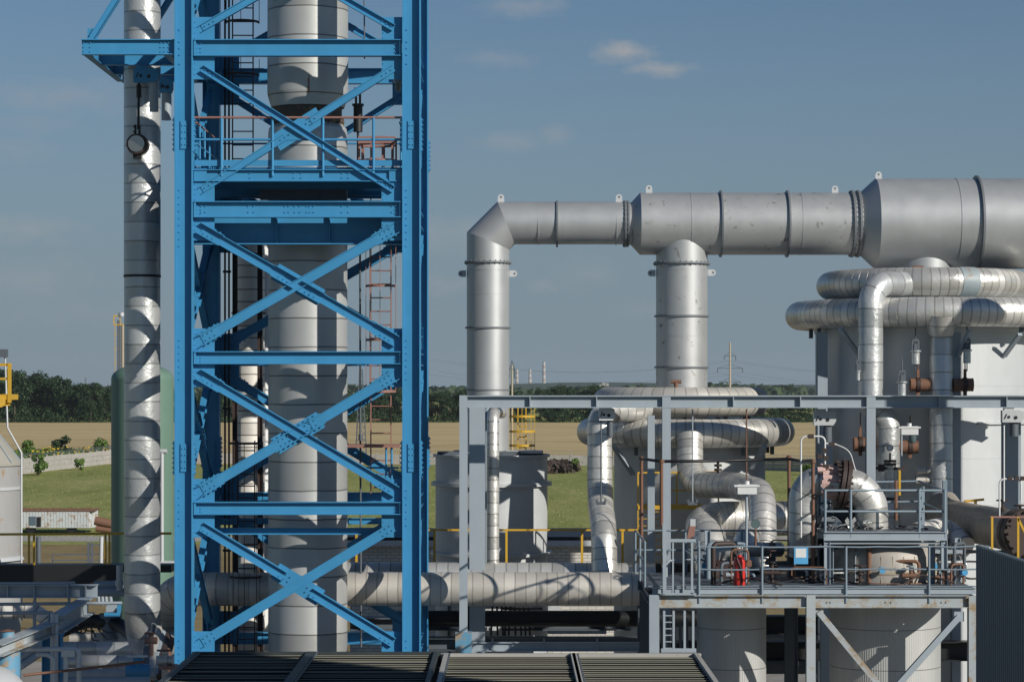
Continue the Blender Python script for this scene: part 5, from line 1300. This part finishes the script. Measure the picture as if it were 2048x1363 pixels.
for k in range(7):
    px = rnd.uniform(1410, 1900); D = rnd.uniform(56.4, 58.0); c = P(px, 1150, D); c.z = gz + .03; m = MB(); pts = [c]
    for q in range(6): pts.append(pts[-1] + Vector((rnd.uniform(.1, .4), rnd.uniform(-.25, .25), rnd.uniform(-.02, .12) if q < 3 else rnd.uniform(-.1, .02))))
    m.tube(fillet([Vector((p.x, p.y, max(gz + .03, p.z))) for p in pts], .12, 3), .022, 6); m.build('hose', M[rnd.choice(['black', 'brown'])], mf)
for k in range(5):
    px = (1415, 1545, 1655, 1665, 1915)[k]; D = 59.9; m = MB(); m.ibeam(P(px, 1168, D), P(px, (1060, 1085, 1000, 1040, 1075)[k], D), .14, .12, .012, .014, X_); m.build('bracket_post', M[('grey', 'grey_dark', 'grey', 'grey_dark', 'grey')[k]], mf)
for k in range(4):
    m = MB(); py = (1112, 1125, 1148, 1102)[k]; m.box(P((1405, 1530, 1640, 1860)[k], py + 3, 59.7), P((1500, 1640, 1700, 1945)[k], py - 3, 59.5)); m.build('cable_tray', M[('grey', 'grey_dark', 'rail_grey', 'grey')[k]], mf)
m = MB(); c = P(1670, 1075, 58.0)
for k in range(70):
    d = Vector((rnd.gauss(0, 1), rnd.gauss(0, 1), rnd.gauss(0, 1))).normalized(); u = d.orthogonal().normalized(); q = c + Vector((rnd.uniform(-.35, .9), rnd.uniform(-.3, .3), rnd.uniform(-.25, .45))); m.obox(q, d, u, d.cross(u), rnd.uniform(.05, .22), rnd.uniform(.04, .16), .008)
tag(m.build('torn_sheet', M['clad_wide'], mf), kind='stuff')
# scattered fittings giving the deck its clutter
for k in range(16):
    px = rnd.uniform(1405, 1920); D = rnd.uniform(57.2, 60); c = P(px, 1150, D); c.z = gz
    root = thing('drain_valve', c, 'small mixed drain valve among the clutter on the platform deck', 'valve', 'drain valves on the platform deck')
    h_ = rnd.uniform(.25, .6); m = MB(); m.tube([c, c + Z_ * h_], .045, 8); m.tube([c + Z_ * h_ * .5 - X_ * .2, c + Z_ * h_ * .5 + X_ * .2], .055, 10); m.build('body', M[rnd.choice(['rust', 'grey', 'clad_wide', 'brown'])], root)
    m = MB(); m.tube([c + Z_ * h_, c + Z_ * (h_ + .03)], .11, 10); m.build('wheel', M[rnd.choice(['rust', 'black', 'grey'])], root)
# corrugated building at the right edge
cb = thing('corrugated_screen', (5.54, 27, 0), 'dark blue-grey corrugated sheet screen standing beside the service platform', 'screen wall')
m = MB(); xw = XP(1950, 30); z1 = ZP(1088, 30); y0, y1 = 23.0, 30.0; prev = None; pitch = .115; k = 0; y = y0
while y < y1:
    for dy, dx in ((0, 0), (.35, 0), (.5, .04), (.85, .04)):
        b = len(m.v); yy = y + dy * pitch; m.v += [Vector((xw + dx, yy, 0)), Vector((xw + dx, yy, z1)), Vector((xw + dx + .012, yy, 0)), Vector((xw + dx + .012, yy, z1))]
        if prev is not None: m.face([prev, b, b + 1, prev + 1]); m.face([prev + 2, prev + 3, b + 3, b + 2]); m.face([prev + 1, b + 1, b + 3, prev + 3])
        prev = b
    y += pitch
m.build('corrugated_sheet', M['corr'], cb)
for yy in (29.6, 27.5, 25.4, 23.3): m = MB(); m.ibeam((xw + .2, yy, 0), (xw + .2, yy, z1 - .2), .16, .14, .012, .014, X_); m.build('post', M['grey_dark'], cb)
for zz in (2.5, 5.5, 9.6): m = MB(); m.bar((xw + .09, y0, zz), (xw + .1, y1, zz), .06); m.build('rail', M['grey_dark'], cb)
# unseen columns added beyond the right edge to shade the tanks
for (x, y, r, zt, lab) in ((19.0, 60, .60, 18.0, 'tall unseen grey column added beyond the right edge to shade the large tank'), (15.26, 58.4, .52, 15.8, 'slimmer unseen grey column added beyond the right edge to shade the middle tank')):
    root = thing('shade_column', (x, y, 0), lab, 'vessel'); m = MB(); m.lathe([(r, 0), (r, zt), (r * .6, zt + .5), (0, zt + .6)], (x, y, 0), 40); m.build('shell', M['tank'], root); m = MB(); m.lathe([(r + .1, 1), (r + .1, 1.1)], (x, y, 0), 40); m.build('base_ring', M['grey'], root)
bw = Vector((.669, .743, 0)); bu = Vector((.743, -.669, 0)); bc = Vector((-11, 57, 0)) + bu * 47
bh = thing('shade_block', bc, 'tall unseen sheet-clad block added beyond the right edge to shade the lower left', 'building')  # unseen block added out of view to cast shade on the lower-left corner
m = MB(); c0 = bw.dot(Vector((-11, 57, 0))); m.obox(bc + bw * (35.3 - c0) + Z_ * 14.6, bw, bu, Z_, 4.6, 6, 29.2); m.build('wall', M['corr'], bh)
m = MB(); m.obox(bc + bw * (35.3 - c0) + Z_ * 29.3, bw, bu, Z_, 4.9, 6.3, .2); m.build('roof', M['grey_dark'], bh)
#@@LEFT
# ------------------------------------------------------------------ louvred air coolers in front
def cooler(px_panels, Dn, Df, zc, label, framemat):
    """far edge given in photo columns at distance Df"""
    xs = [(XP(a, Df), XP(b, Df)) for a, b in px_panels]; root = thing('air_cooler', ((xs[0][0] + xs[-1][1]) / 2, (Dn + Df) / 2, 0), label, 'air cooler')
    X0, X1 = xs[0][0], xs[-1][1]; m = MB()
    m.box((X0 - .12, Dn, zc - .9), (X1 + .12, Df + .1, zc - .32)); 
    m.box((X0 - .16, Df, zc - .3), (X1 + .16, Df + .14, zc + .03))
    for a, b in xs:
        m.box((a - .1, Dn, zc - .3), (a, Df, zc + .05)); m.box((b, Dn, zc - .3), (b + .1, Df, zc + .05))
    m.build('casing', M[framemat], root)
    for a, b in xs:
        m = MB(); m.box((a, Dn, zc - .315), (b, Df, zc - .305)); m.build('gap_shade_plate', M['black'], root)  # black plate stands in for the shade in the slat gaps
        m = MB(); n = 19; dy = (Df - Dn) / n
        for k in range(n):
            y = Dn + dy * (k + .5) + rnd.uniform(-.02, .02); tilt = R(48 + rnd.uniform(-4, 4)); tilt += R(rnd.choice([0, 0, 0, 7, -9, 12])); u = Vector((0, -math.cos(tilt), math.sin(tilt))); w_ = X_.cross(u)
            m.obox(Vector(((a + b) / 2, y, zc - .08)), X_, u, w_, b - a - .02, dy * .45, .02)
            e = Vector(((a + b) / 2, y, zc - .08)) + u * (dy * .225); m.tube([e - X_ * ((b - a) / 2 - .02), e + X_ * ((b - a) / 2 - .02)], .010, 6, mi=1)
        m.build('louvre_grille', [M['louvre'], M['slat_edge']], root)
        m = MB(); m.bar(((a + .03), Dn, zc + .03), ((a + .03), Df, zc + .03), .03); m.build('louvre_linkage', M['grey_dark'], root)
    for x in (X0, X1):
        for y in (Dn + .3, Df - .2): m = MB(); m.ibeam((x, y, 0), (x, y, zc - .9), .2, .2, .014, .02, X_); m.build('leg', M['grey'], root)
cooler(((398, 614), (632, 868)), 48.5, 55.6, ZP(1306, 55.6), 'dark louvred cooler roof at the foot of the blue tower', 'louvre')
cooler(((897, 1141), (1153, 1388)), 48.5, 55.6, ZP(1309, 55.6), 'louvred cooler roof with pale frame right of the tower', 'dusty')
# ------------------------------------------------------------------ left side: silo, cage, green tank, wagon
D = 90.0
si = thing('silo', (XP(-68, D), D, 0), 'grey silo with a conical roof cut by the left edge', 'silo'); x, r = XP(-68, D), 108 * D / F
m = MB(); m.lathe([(r, 0), (r, ZP(930, D))], (x, D, 0), 64); m.build('shell', paint('silo paint', (.36, .36, .355), .5, dirt=(.30, .18, .07), dirt_amt=.5, scale=1), si)
m = MB(); m.lathe([(r + .06, ZP(930, D)), (r + .06, ZP(925, D)), (.2, ZP(800, D))], (x, D, 0), 64); m.build('roof', paint('weathered roof sheet', (.36, .345, .30), .6, dirt=(.2, .15, .1), dirt_amt=.4), si)
for k in range(14):
    a = k / 14 * 2 * math.pi; m = MB(); m.bar((x + (r + .06) * math.cos(a), D + (r + .06) * math.sin(a), ZP(923, D)), (x + .2 * math.cos(a), D + .2 * math.sin(a), ZP(798, D)), .04); m.build('roof_rib', M['grey'], si)
m = MB(); m.lathe([(r, ZP(978, D)), (r + .04, ZP(978, D)), (r + .04, ZP(972, D)), (r, ZP(972, D))], (x, D, 0), 64); m.build('band', M['tank'], si); m = MB(); m.lathe([(r, ZP(1118, D)), (r + .12, ZP(1118, D)), (r + .06, ZP(1112, D)), (r, ZP(1110, D))], (x, D, 0), 64); m.build('band', M['tank'], si)
lp = thing('lamp_mast', (XP(35, 88), 88, 3), 'thin bent lamp mast with a small floodlight beside the silo', 'lamp mast'); D = 87.8
m = MB(); m.tube([P(43, 1240, D), P(43, 905, D), P(15, 855, D), P(10, 712, D)], .035, 8); m.build('pole', M['tank'], lp); m = MB(); c = P(8, 706, D); m.box(c - Vector((.14, .14, .14)), c + Vector((.12, .14, .14))); m.build('floodlight', M['grey_dark'], lp)
yc = thing('yellow_platform', (XP(-10, 82), 82, ZP(815, 82)), 'bright yellow platform cage cut by the left edge', 'platform'); D = 82
m = MB(); 
for px in (-40, 19): m.bar(P(px, 805, D), P(px, 726, D), .16, .1)
m.bar(P(-60, 729, D), P(23, 729, D), .09); m.bar(P(-60, 757, D), P(20, 757, D), .07); m.bar(P(-60, 729, D + 1.2), P(23, 729, D + 1.2), .07); m.build_each('rail', M['yellow'], yc)
m = MB(); m.box((XP(-60, D), D - .05, ZP(799, D)), (XP(22, D), D + 1.2, ZP(788, D))); m.build('deck', M['yellow'], yc)
m = MB(); m.box((XP(-60, D), D, ZP(811, D)), (XP(19, D), D + .1, ZP(799, D))); m.tube([P(0, 803, D - .2), P(0, 803, D + .4)], .18, 16); m.build('bracket', M['yellow'], yc)
m = MB(); m.ibeam((XP(-50, D), D + .6, 0), (XP(-50, D), D + .6, ZP(799, D)), .25, .2, .014, .02, X_); m.build('leg', M['yellow'], yc)
D = 95.0; gt_ = thing('green_tank', (XP(285, D), D, 0), 'tall pale green tank with a domed top behind the riser pipe', 'tank'); x, r = XP(285, D), 62 * D / F
m = MB(); zt = ZP(757, D); dome = [(r * math.cos(t), zt + .55 * math.sin(t)) for t in [i * math.pi / 2 / 8 for i in range(9)]]; m.lathe([(r, 0), (r, zt)], (x, D, 0), 64); m.build('shell', M['green'], gt_); m = MB(); m.lathe(dome, (x, D, 0), 64, hard=False); m.build('dome', M['green'], gt_)
D = 93; vp = MB(); vp.tube([P(324, 1128, D), P(324, 905, D)], .07, 10); vp.tube([P(316, 902, D), P(334, 902, D)], .09, 10); vp.tube([P(322, 1130, D), P(352, 1130, D)], .18, 14); tag(vp.build('vent_pipe', M['tank']), 'slim grey vent pipe with a small cap before the green tank', 'pipe')
D = 120; fl = thing('flare_stack', (XP(244, D), D, 0), 'thin weathered mast with a small yellow basket behind the riser', 'mast')
m = MB(); m.tube([P(246, 1300, D), P(246, 650, D)], .11, 12); m.build('pole', M['tan'], fl); m = MB()
for px in (236, 239): m.tube([P(px, 800, D), P(px, 640, D)], .035, 6)
for k in range(14): m.tube([P(236, 655 + k * 9, D), P(239, 655 + k * 9, D)], .02, 5)
m.build('ladder', M['grey_dark'], fl); m = MB()
for py in (631, 649):
    m.bar(P(228, py, D), P(252, py, D), .06); m.bar(P(228, py, D + .9), P(252, py, D + .9), .06)
for px in (228, 240, 252): m.bar(P(px, 649, D), P(px, 631, D), .05)
for py in (668, 697, 726): m.bar(P(229, py, D), P(240, py, D), .03)
m.bar(P(230, 649, D - .2), P(230, 760, D - .2), .025); m.build('basket', M['yellow'], fl); m = MB(); m.tube([P(243, 632, D), P(243, 625, D)], .14, 12); m.build('lamp', M['tank'], fl)
# derelict trailer and rusty pipe in the grass
D = 207.0; wg = thing('derelict_trailer', (XP(116, D), D + 1.2, 0), 'derelict white trailer cabin with rusty roof edge in the grass', 'trailer')
zb = .45; zt = ZP(1021, D)
m = MB(); m.box((XP(20, D), D, zb), (XP(178, D), D + 2.4, zt)); m.poly([(XP(178, D), D, zb), (XP(178, D), D, zt), (XP(190, D), D + 1.4, zt + .02), (XP(190, D), D + 1.4, zb)], (-.3, 2.0, 0)); 
for px in range(30, 178, 6): m.box((XP(px, D) - .015, D - .02, zb + .05), (XP(px, D) + .015, D - .002, zt - .05))
m.build('body', paint('flaking white boards', (.50, .53, .54), .7, dirt=(.28, .15, .06), dirt_amt=.6, scale=1.3), wg)
m = MB(); m.box((XP(18, D), D - .12, zt), (XP(191, D), D + 2.6, zt + .1))
for k in range(14): m.box((XP(24 + k * 12, D), D - .1, zt + .1), (XP(24 + k * 12 + rnd.uniform(4, 12), D), D + 1, zt + .1 + rnd.uniform(.02, .12)))
m.build('roof', M['rust'], wg); m = MB(); m.box((XP(73, D), D - .03, ZP(1053, D)), (XP(82, D), D - .006, ZP(1033, D))); m.build('door_gap', M['black'], wg); m = MB(); m.box((XP(58, D), D - .04, ZP(1050, D)), (XP(72, D), D - .006, ZP(1032, D))); m.build('window', M['corr'], wg)
for px in (60, 142):
    m = MB(); m.tube([(XP(px, D), D + .2, .42), (XP(px, D), D + .5, .42)], .42, 18); m.build('wheel', M['black'], wg)
D = 205; m = MB(); m.tube([P(190, 1040, D), P(226, 1048, D)], .36, 18); m.tube([P(192, 1056, D), P(224, 1060, D)], .25, 14); m.box(P(205, 1066, D) + Vector((0, 0, 0)), P(212, 1048, D) + Vector((0, .3, 0))); tag(m.build('rusty_pipe', M['rust']), 'rusty scrap pipes lying in the grass beside the trailer', 'pipe')
m = MB(); D = 190
for px, pt, r_ in ((77, 1072, .16),): m.tube([P(px, 1137, 165), P(px, pt, 165)], r_, 12)
tag(m.build('thick_post', M['grey_dark']), 'thick dark post behind the yellow rail in the dry yard', 'post')
D = 150; pr = thing('pipe_rack_stand', (XP(190, D), D, 0), 'low dark pipe stand on the dry ground by the green tank', 'rack'); m = MB()
for px in (177, 184, 202): m.bar(P(px, 1135, D), P(px, 1084, D), .14)
for py in (1088, 1108, 1120): m.bar(P(105 if py > 1100 else 177, py, D), P(207, py, D), .07)
m.bar(P(105, 1130, D), P(105, 1108, D), .07); m.build('frame', M['grey_dark'], pr); m = MB(); m.tube([P(202, 1130, D), P(203, 1072, D)], .12, 10); m.build('pipe', M['tank'], pr)
# ---- tangle of grey beams at the lower left
D = 60.0; bm = thing('crane_beam', (XP(90, D), D, ZP(1195, D)), 'long grey plate girder lying level at the lower left', 'girder')
m = MB(); z0, z1 = ZP(1194, D), ZP(1168, D); m.ibeam((XP(-80, D), D, (z0 + z1) / 2), (XP(195, D), D, (z0 + z1) / 2), z1 - z0, .3, .02, .022, Z_)
for px in (17, 70, 137, 173): m.box((XP(px, D) - .015, D - .14, z0 + .02), (XP(px, D) + .015, D - .01, z1 - .02))
m.build('web', M['grey'], bm); m = MB(); m.tube([P(-60, 1166, D - .1), P(120, 1165, D - .1), P(150, 1164, D - .1)], .03, 8); m.tube([P(-60, 1208, D), P(244, 1205, D)], .04, 8); m.tube([P(-60, 1226, D - .3), P(105, 1224, D - .3)], .04, 8)
for px in (70, 138): m.bar(P(px, 1205, D), P(px, 1163, D), .06)
m.bar(P(69, 1254, D), P(69, 1200, D), .07); m.build('conduit', M['grey'], bm)
pb = thing('sloping_girder', (XP(130, 57), 57, ZP(1260, 57)), 'grey plate girder running toward the camera on a blue post', 'girder')
a, b = P(176, 1209, 61.5), P(112, 1248, 55.2)
m = MB(); m.ibeam(a, b, .40, .34, .02, .022, Z_)
for t in (.25, .55, .85): c = a.lerp(b, t); dd = (b - a).normalized(); m.obox(c + dd.cross(Z_) * .08, dd, Z_, dd.cross(Z_), .016, .36, .15)
m.build('web', M['grey'], pb); m = MB(); m.ibeam(P(120, 1248, 55.2), P(-10, 1300, 52.0), .25, .34, .02, .02, Z_); m.build('extension', M['grey_rusty'], pb)
bpost = thing('blue_post', (XP(106, 55), 55, 0), 'deep blue steel post with a pale pipe strapped to it', 'post'); D = 55
m = MB(); m.ibeam((XP(105, D), D, 0), (XP(105, D), D, ZP(1266, D)), .42, .3, .02, .024, X_); m.box((XP(84, D), D - .2, ZP(1270, D)), (XP(126, D), D + .2, ZP(1264, D))); m.build('post', M['blue'], bpost)
m = MB(); m.ibeam((XP(107, D), D, ZP(1264, D)), (XP(107, D), D, ZP(1224, D)), .2, .2, .014, .02, X_); m.build('post_head', M['grey'], bpost); m = MB(); m.tube([P(105, 1370, D - .3), P(105, 1226, D - .3)], .05, 10); m.tube([P(112, 1370, D - .3), P(112, 1228, D - .3)], .05, 10); m.build('strapped_pipe', M['tank'], bpost)
D = 53; vs = thing('valve_column', (XP(15, D), D, 0), 'pale blue pipe column with rusty collar at the bottom left corner', 'pipe')
m = MB(); m.lathe([(.27, 0), (.27, ZP(1303, D)), (.15, ZP(1300, D)), (.145, ZP(1262, D))], (XP(15, D), D, 0), 32); m.build('pipe', M['blue_old'], vs)
m = MB(); m.lathe([(.2, ZP(1304, D)), (.21, ZP(1298, D)), (.16, ZP(1296, D))], (XP(15, D), D, 0), 24); m.lathe([(.15, ZP(1262, D)), (.17, ZP(1261, D)), (.0, ZP(1257, D))], (XP(15, D), D, 0), 24); m.tube([P(-5, 1285, D), P(15, 1285, D)], .05, 10); m.build('collar', M['rust'], vs)
D = 50.6; wt = MB(); c = P(-26, 1398, D + 1.6); rr = 84 * (D + 1.6) / F
wt.lathe([(rr * math.cos(t), c.z - .1 + rr * .95 * math.sin(t)) for t in [R(-20) + i * R(110) / 14 for i in range(15)]], (c.x, c.y, 0), 48, hard=False); tag(wt.build('dome_tank', M['tank']), 'rounded white tank top at the bottom left corner', 'tank')
pipe('elbow_pipe', [P(-60, 1221, 72), P(70, 1221, 72), P(98, 1240, 72), P(100, 1290, 72)], 14.5 * 72 / F, 'white_clad', 'short pale elbow pipe seen under the long girder at left', bend=.5)
pipe('curved_pipe', [P(118, 1262, 66), P(170, 1240, 66), P(236, 1244, 66), P(300, 1300, 64)], 14 * 66 / F, 'black', 'sooty black pipe curving behind the riser pipe foot', bend=.8)
m = MB(); m.lathe([(.22, 0), (.22, ZP(1236, 66)), (.3, ZP(1234, 66)), (.3, ZP(1226, 66))], (XP(221, 66), 66, 0), 24); tag(m.build('pipe_stand', M['corr']), 'dark blue round stand under the sooty curved pipe', 'stand')
m = MB(); D = 64.5
for px in (198, 206, 213, 222): m.tube([P(px, 1205 + rnd.uniform(0, 8), D), P(px - 2, 1182, D)], .05, 8)
m.box((XP(212, D), D, ZP(1230, D)), (XP(238, D), D + .4, ZP(1205, D))); tag(m.build('tube_bank', M['grey']), 'bank of short grey tubes beside the riser pipe', 'pipes')
m = MB(); m.box((XP(208, 63.8), 63.8, ZP(1232, 63.8)), (XP(234, 63.8), 64.1, ZP(1225, 63.8))); m.box((XP(234, 63.8), 63.8, ZP(1232, 63.8)), (XP(239, 63.8), 64.1, ZP(1208, 63.8))); tag(m.build('blue_bracket', M['blue']), 'small blue bracket beside the riser pipe', 'bracket')
pipe('process_pipe', [P(190, 1184, 63), P(252, 1184, 63)], .1, 'grey', 'slim grey pipe from the long girder to the riser pipe')
pipe('process_pipe', [P(190, 1170, 63.3), P(252, 1168, 63.3)], .11, 'grey', 'slim pale pipe just above the slim grey one at left')
m = MB(); m.tube([P(239, 1180, 62.9), P(239, 1130, 62.9)], .08, 12); m.tube([P(239, 1170, 62.9), P(239, 1160, 62.9)], .11, 12); tag(m.build('small_valve', M['tank']), 'small upright silver valve beside the riser pipe', 'valve')
# ground level pipes, bottom left
for i, (py, D, rpx, mat, a, b, lab) in enumerate(((1276, 70, 12, 'concrete', 140, 330, 'pale dusty pipe along the ground behind the steam'), (1296, 64, 14, 'clad_wide', 120, 330, 'silver ground pipe in the shade under the steam'), (1322, 60, 13, 'clad_wide', 120, 310, 'silver ground pipe through the steam at left'), (1346, 57, 10, 'grey', 110, 310, 'grey ground pipe near the bottom edge at left'), (1362, 55, 10, 'grey', 110, 300, 'nearest grey ground pipe at the bottom left'))):
    pipe('ground_pipe', [P(a, py, D), P(b, py, D)], rpx * D / F, mat, lab)
for k, (x0_, y0_, x1_, y1_) in enumerate(((28, 1322, 100, 1276), (40, 1332, 104, 1290), (10, 1300, 78, 1268))):
    pipe('slanting_tube', [P(x0_, y0_, 55.5), P(x1_, y1_, 60.5)], .085, 'tank', ('upper', 'middle', 'lowest')[(k + 1) % 3] + ' slanting pale tube beside the blue post', group='slanting tubes by the blue post')
gf = thing('grey_rail', (XP(120, 54), 54, ZP(1363, 54)), 'bent grey tube rail before the ground pipes at left', 'guard rail'); D = 54
m = MB(); m.tube(fillet([P(-20, 1298, D), P(158, 1297, D), P(158, 1370, D)], .12, 4), .055, 10); m.tube(fillet([P(72, 1308, D), P(108, 1308, D), P(108, 1370, D)], .35, 6), .05, 10); m.build('tube', M['tank'], gf)
m = MB(); m.box((XP(124, D), D - .1, ZP(1312, D)), (XP(151, D), D + .1, ZP(1298, D))); m.bar(P(132, 1370, D), P(132, 1312, D), .09); m.build('junction_box', M['tank'], gf)
m = MB(); m.tube([P(48, 1349, 53), P(170, 1336, 53.5), P(290, 1322, 54)], .03, 8); tag(m.build('rusty_cable', M['rust']), 'thin rusty cable sagging across the bottom left', 'cable')
m = MB(); 
for k in range(9):
    a = P(rnd.uniform(130, 200), rnd.uniform(1248, 1258), 63); b = a + Vector((rnd.uniform(-.4, .4), .1, -rnd.uniform(.1, .35))); c = b + Vector((rnd.uniform(-.3, .3), 0, rnd.uniform(-.1, .1))); m.tube(fillet([a, b, c], .1, 4), .02, 5)
tag(m.build('loose_cables', M['black']), 'loose black cables dangling under the sloping girder', 'cable')
# junk at the foot of the tower
for k, (px, py, D, mat, s, lab) in enumerate(((276, 1340, 56.2, 'blue', .22, 'small blue valve body at the tower foot'), (330, 1320, 57, 'beige_clad', .16, 'torn beige pipe lagging at the tower foot'), (302, 1280, 58, 'rust', .12, 'rusty upright pipe at the riser foot'))):
    root = thing('globe_valve', P(px, py + 30, D), lab, 'valve'); c = P(px, py, D); m = MB(); m.tube([c - Z_ * 1.2, c + Z_ * s * 1.4], s * .5, 14); m.tube([c - X_ * s * 1.2, c + X_ * s * 1.2], s * .7, 14); m.build('body', M[mat], root)
    m = MB(); m.tube([c + Vector((s * math.cos(a), -.1 + .3 * s * math.sin(a), s * 1.5)) for a in [i * math.pi / 8 for i in range(16)]], .022, 6, closed=True); m.build('handwheel', M['white' if k == 0 else 'rust'], root)
for k in range(5):
    px = 306 + k * 9; pipe('stub_pipe', [P(px, 1252 + k * 7, 60.5), P(px - 12, 1300 + k * 5, 58.2), P(px - 10, 1352, 57.6)], .10 + .02 * (k % 2), ['grey_dark', 'beige_clad', 'grey', 'brown', 'rust'][k], ('dark', 'beige', 'grey', 'brown', 'rusty')[k] + ' twisted stub pipe between riser foot and tower column', bend=.3)
m = MB(); m.box((XP(318, 56.8), 56.8, ZP(1338, 56.8)), (XP(350, 56.8), 57.3, ZP(1331, 56.8))); tag(m.build('red_plate', M['red_oxide']), 'flat dull red plate at the foot of the left column', 'plate')
m = MB(); m.box((XP(140, 108), 108, .02), (XP(420, 108), 108.3, .55)); tag(m.build('white_kerb', M['white']), 'low white painted kerb seen under the curved pipe', 'kerb')
# drifting steam
m = MB()
n = 20; c = P(235, 1312, 56.5)
for j in range(n + 1):
    t = -math.pi / 2 + math.pi * j / n
    for i in range(24):
        a = 2 * math.pi * i / 24; m.v.append(c + Vector((1.35 * math.cos(t) * math.cos(a), .7 * math.cos(t) * math.sin(a), .75 * math.sin(t))))
for j in range(n):
    for i in range(24): m.face([j * 24 + i, j * 24 + (i + 1) % 24, (j + 1) * 24 + (i + 1) % 24, (j + 1) * 24 + i], True)
sm_ = m.build('steam', None); sm_.data.materials.clear(); mt = bpy.data.materials.new('steam'); mt.use_nodes = True; snt = mt.node_tree; snt.nodes.clear()
so_ = N(snt, 'ShaderNodeOutputMaterial'); sv = N(snt, 'ShaderNodeVolumePrincipled'); sv.inputs['Color'].default_value = (.9, .92, .95, 1)
tcs = N(snt, 'ShaderNodeTexCoord'); g = N(snt, 'ShaderNodeTexGradient', gradient_type='SPHERICAL'); mps = N(snt, 'ShaderNodeMapping'); mps.inputs['Location'].default_value = (0, 0, -1); mps.inputs['Scale'].default_value = (1 / 1.35, 1 / .7, 1 / .75)
mps.inputs['Location'].default_value = (0, 0, -1.0); snt.links.new(tcs.outputs['Object'], mps.inputs[0]); snt.links.new(mps.outputs[0], g.inputs[0])
nn = noise(snt, 2.2, 4, .6); dens = math_(snt, 'MULTIPLY', g.outputs[1], math_(snt, 'MAXIMUM', math_(snt, 'MULTIPLY', math_(snt, 'SUBTRACT', nn, .42), 6.0), 0.0)); snt.links.new(dens, sv.inputs['Density']); snt.links.new(sv.outputs[0], so_.inputs['Volume'])
sm_.data.materials.append(mt); tag(sm_, kind='stuff')
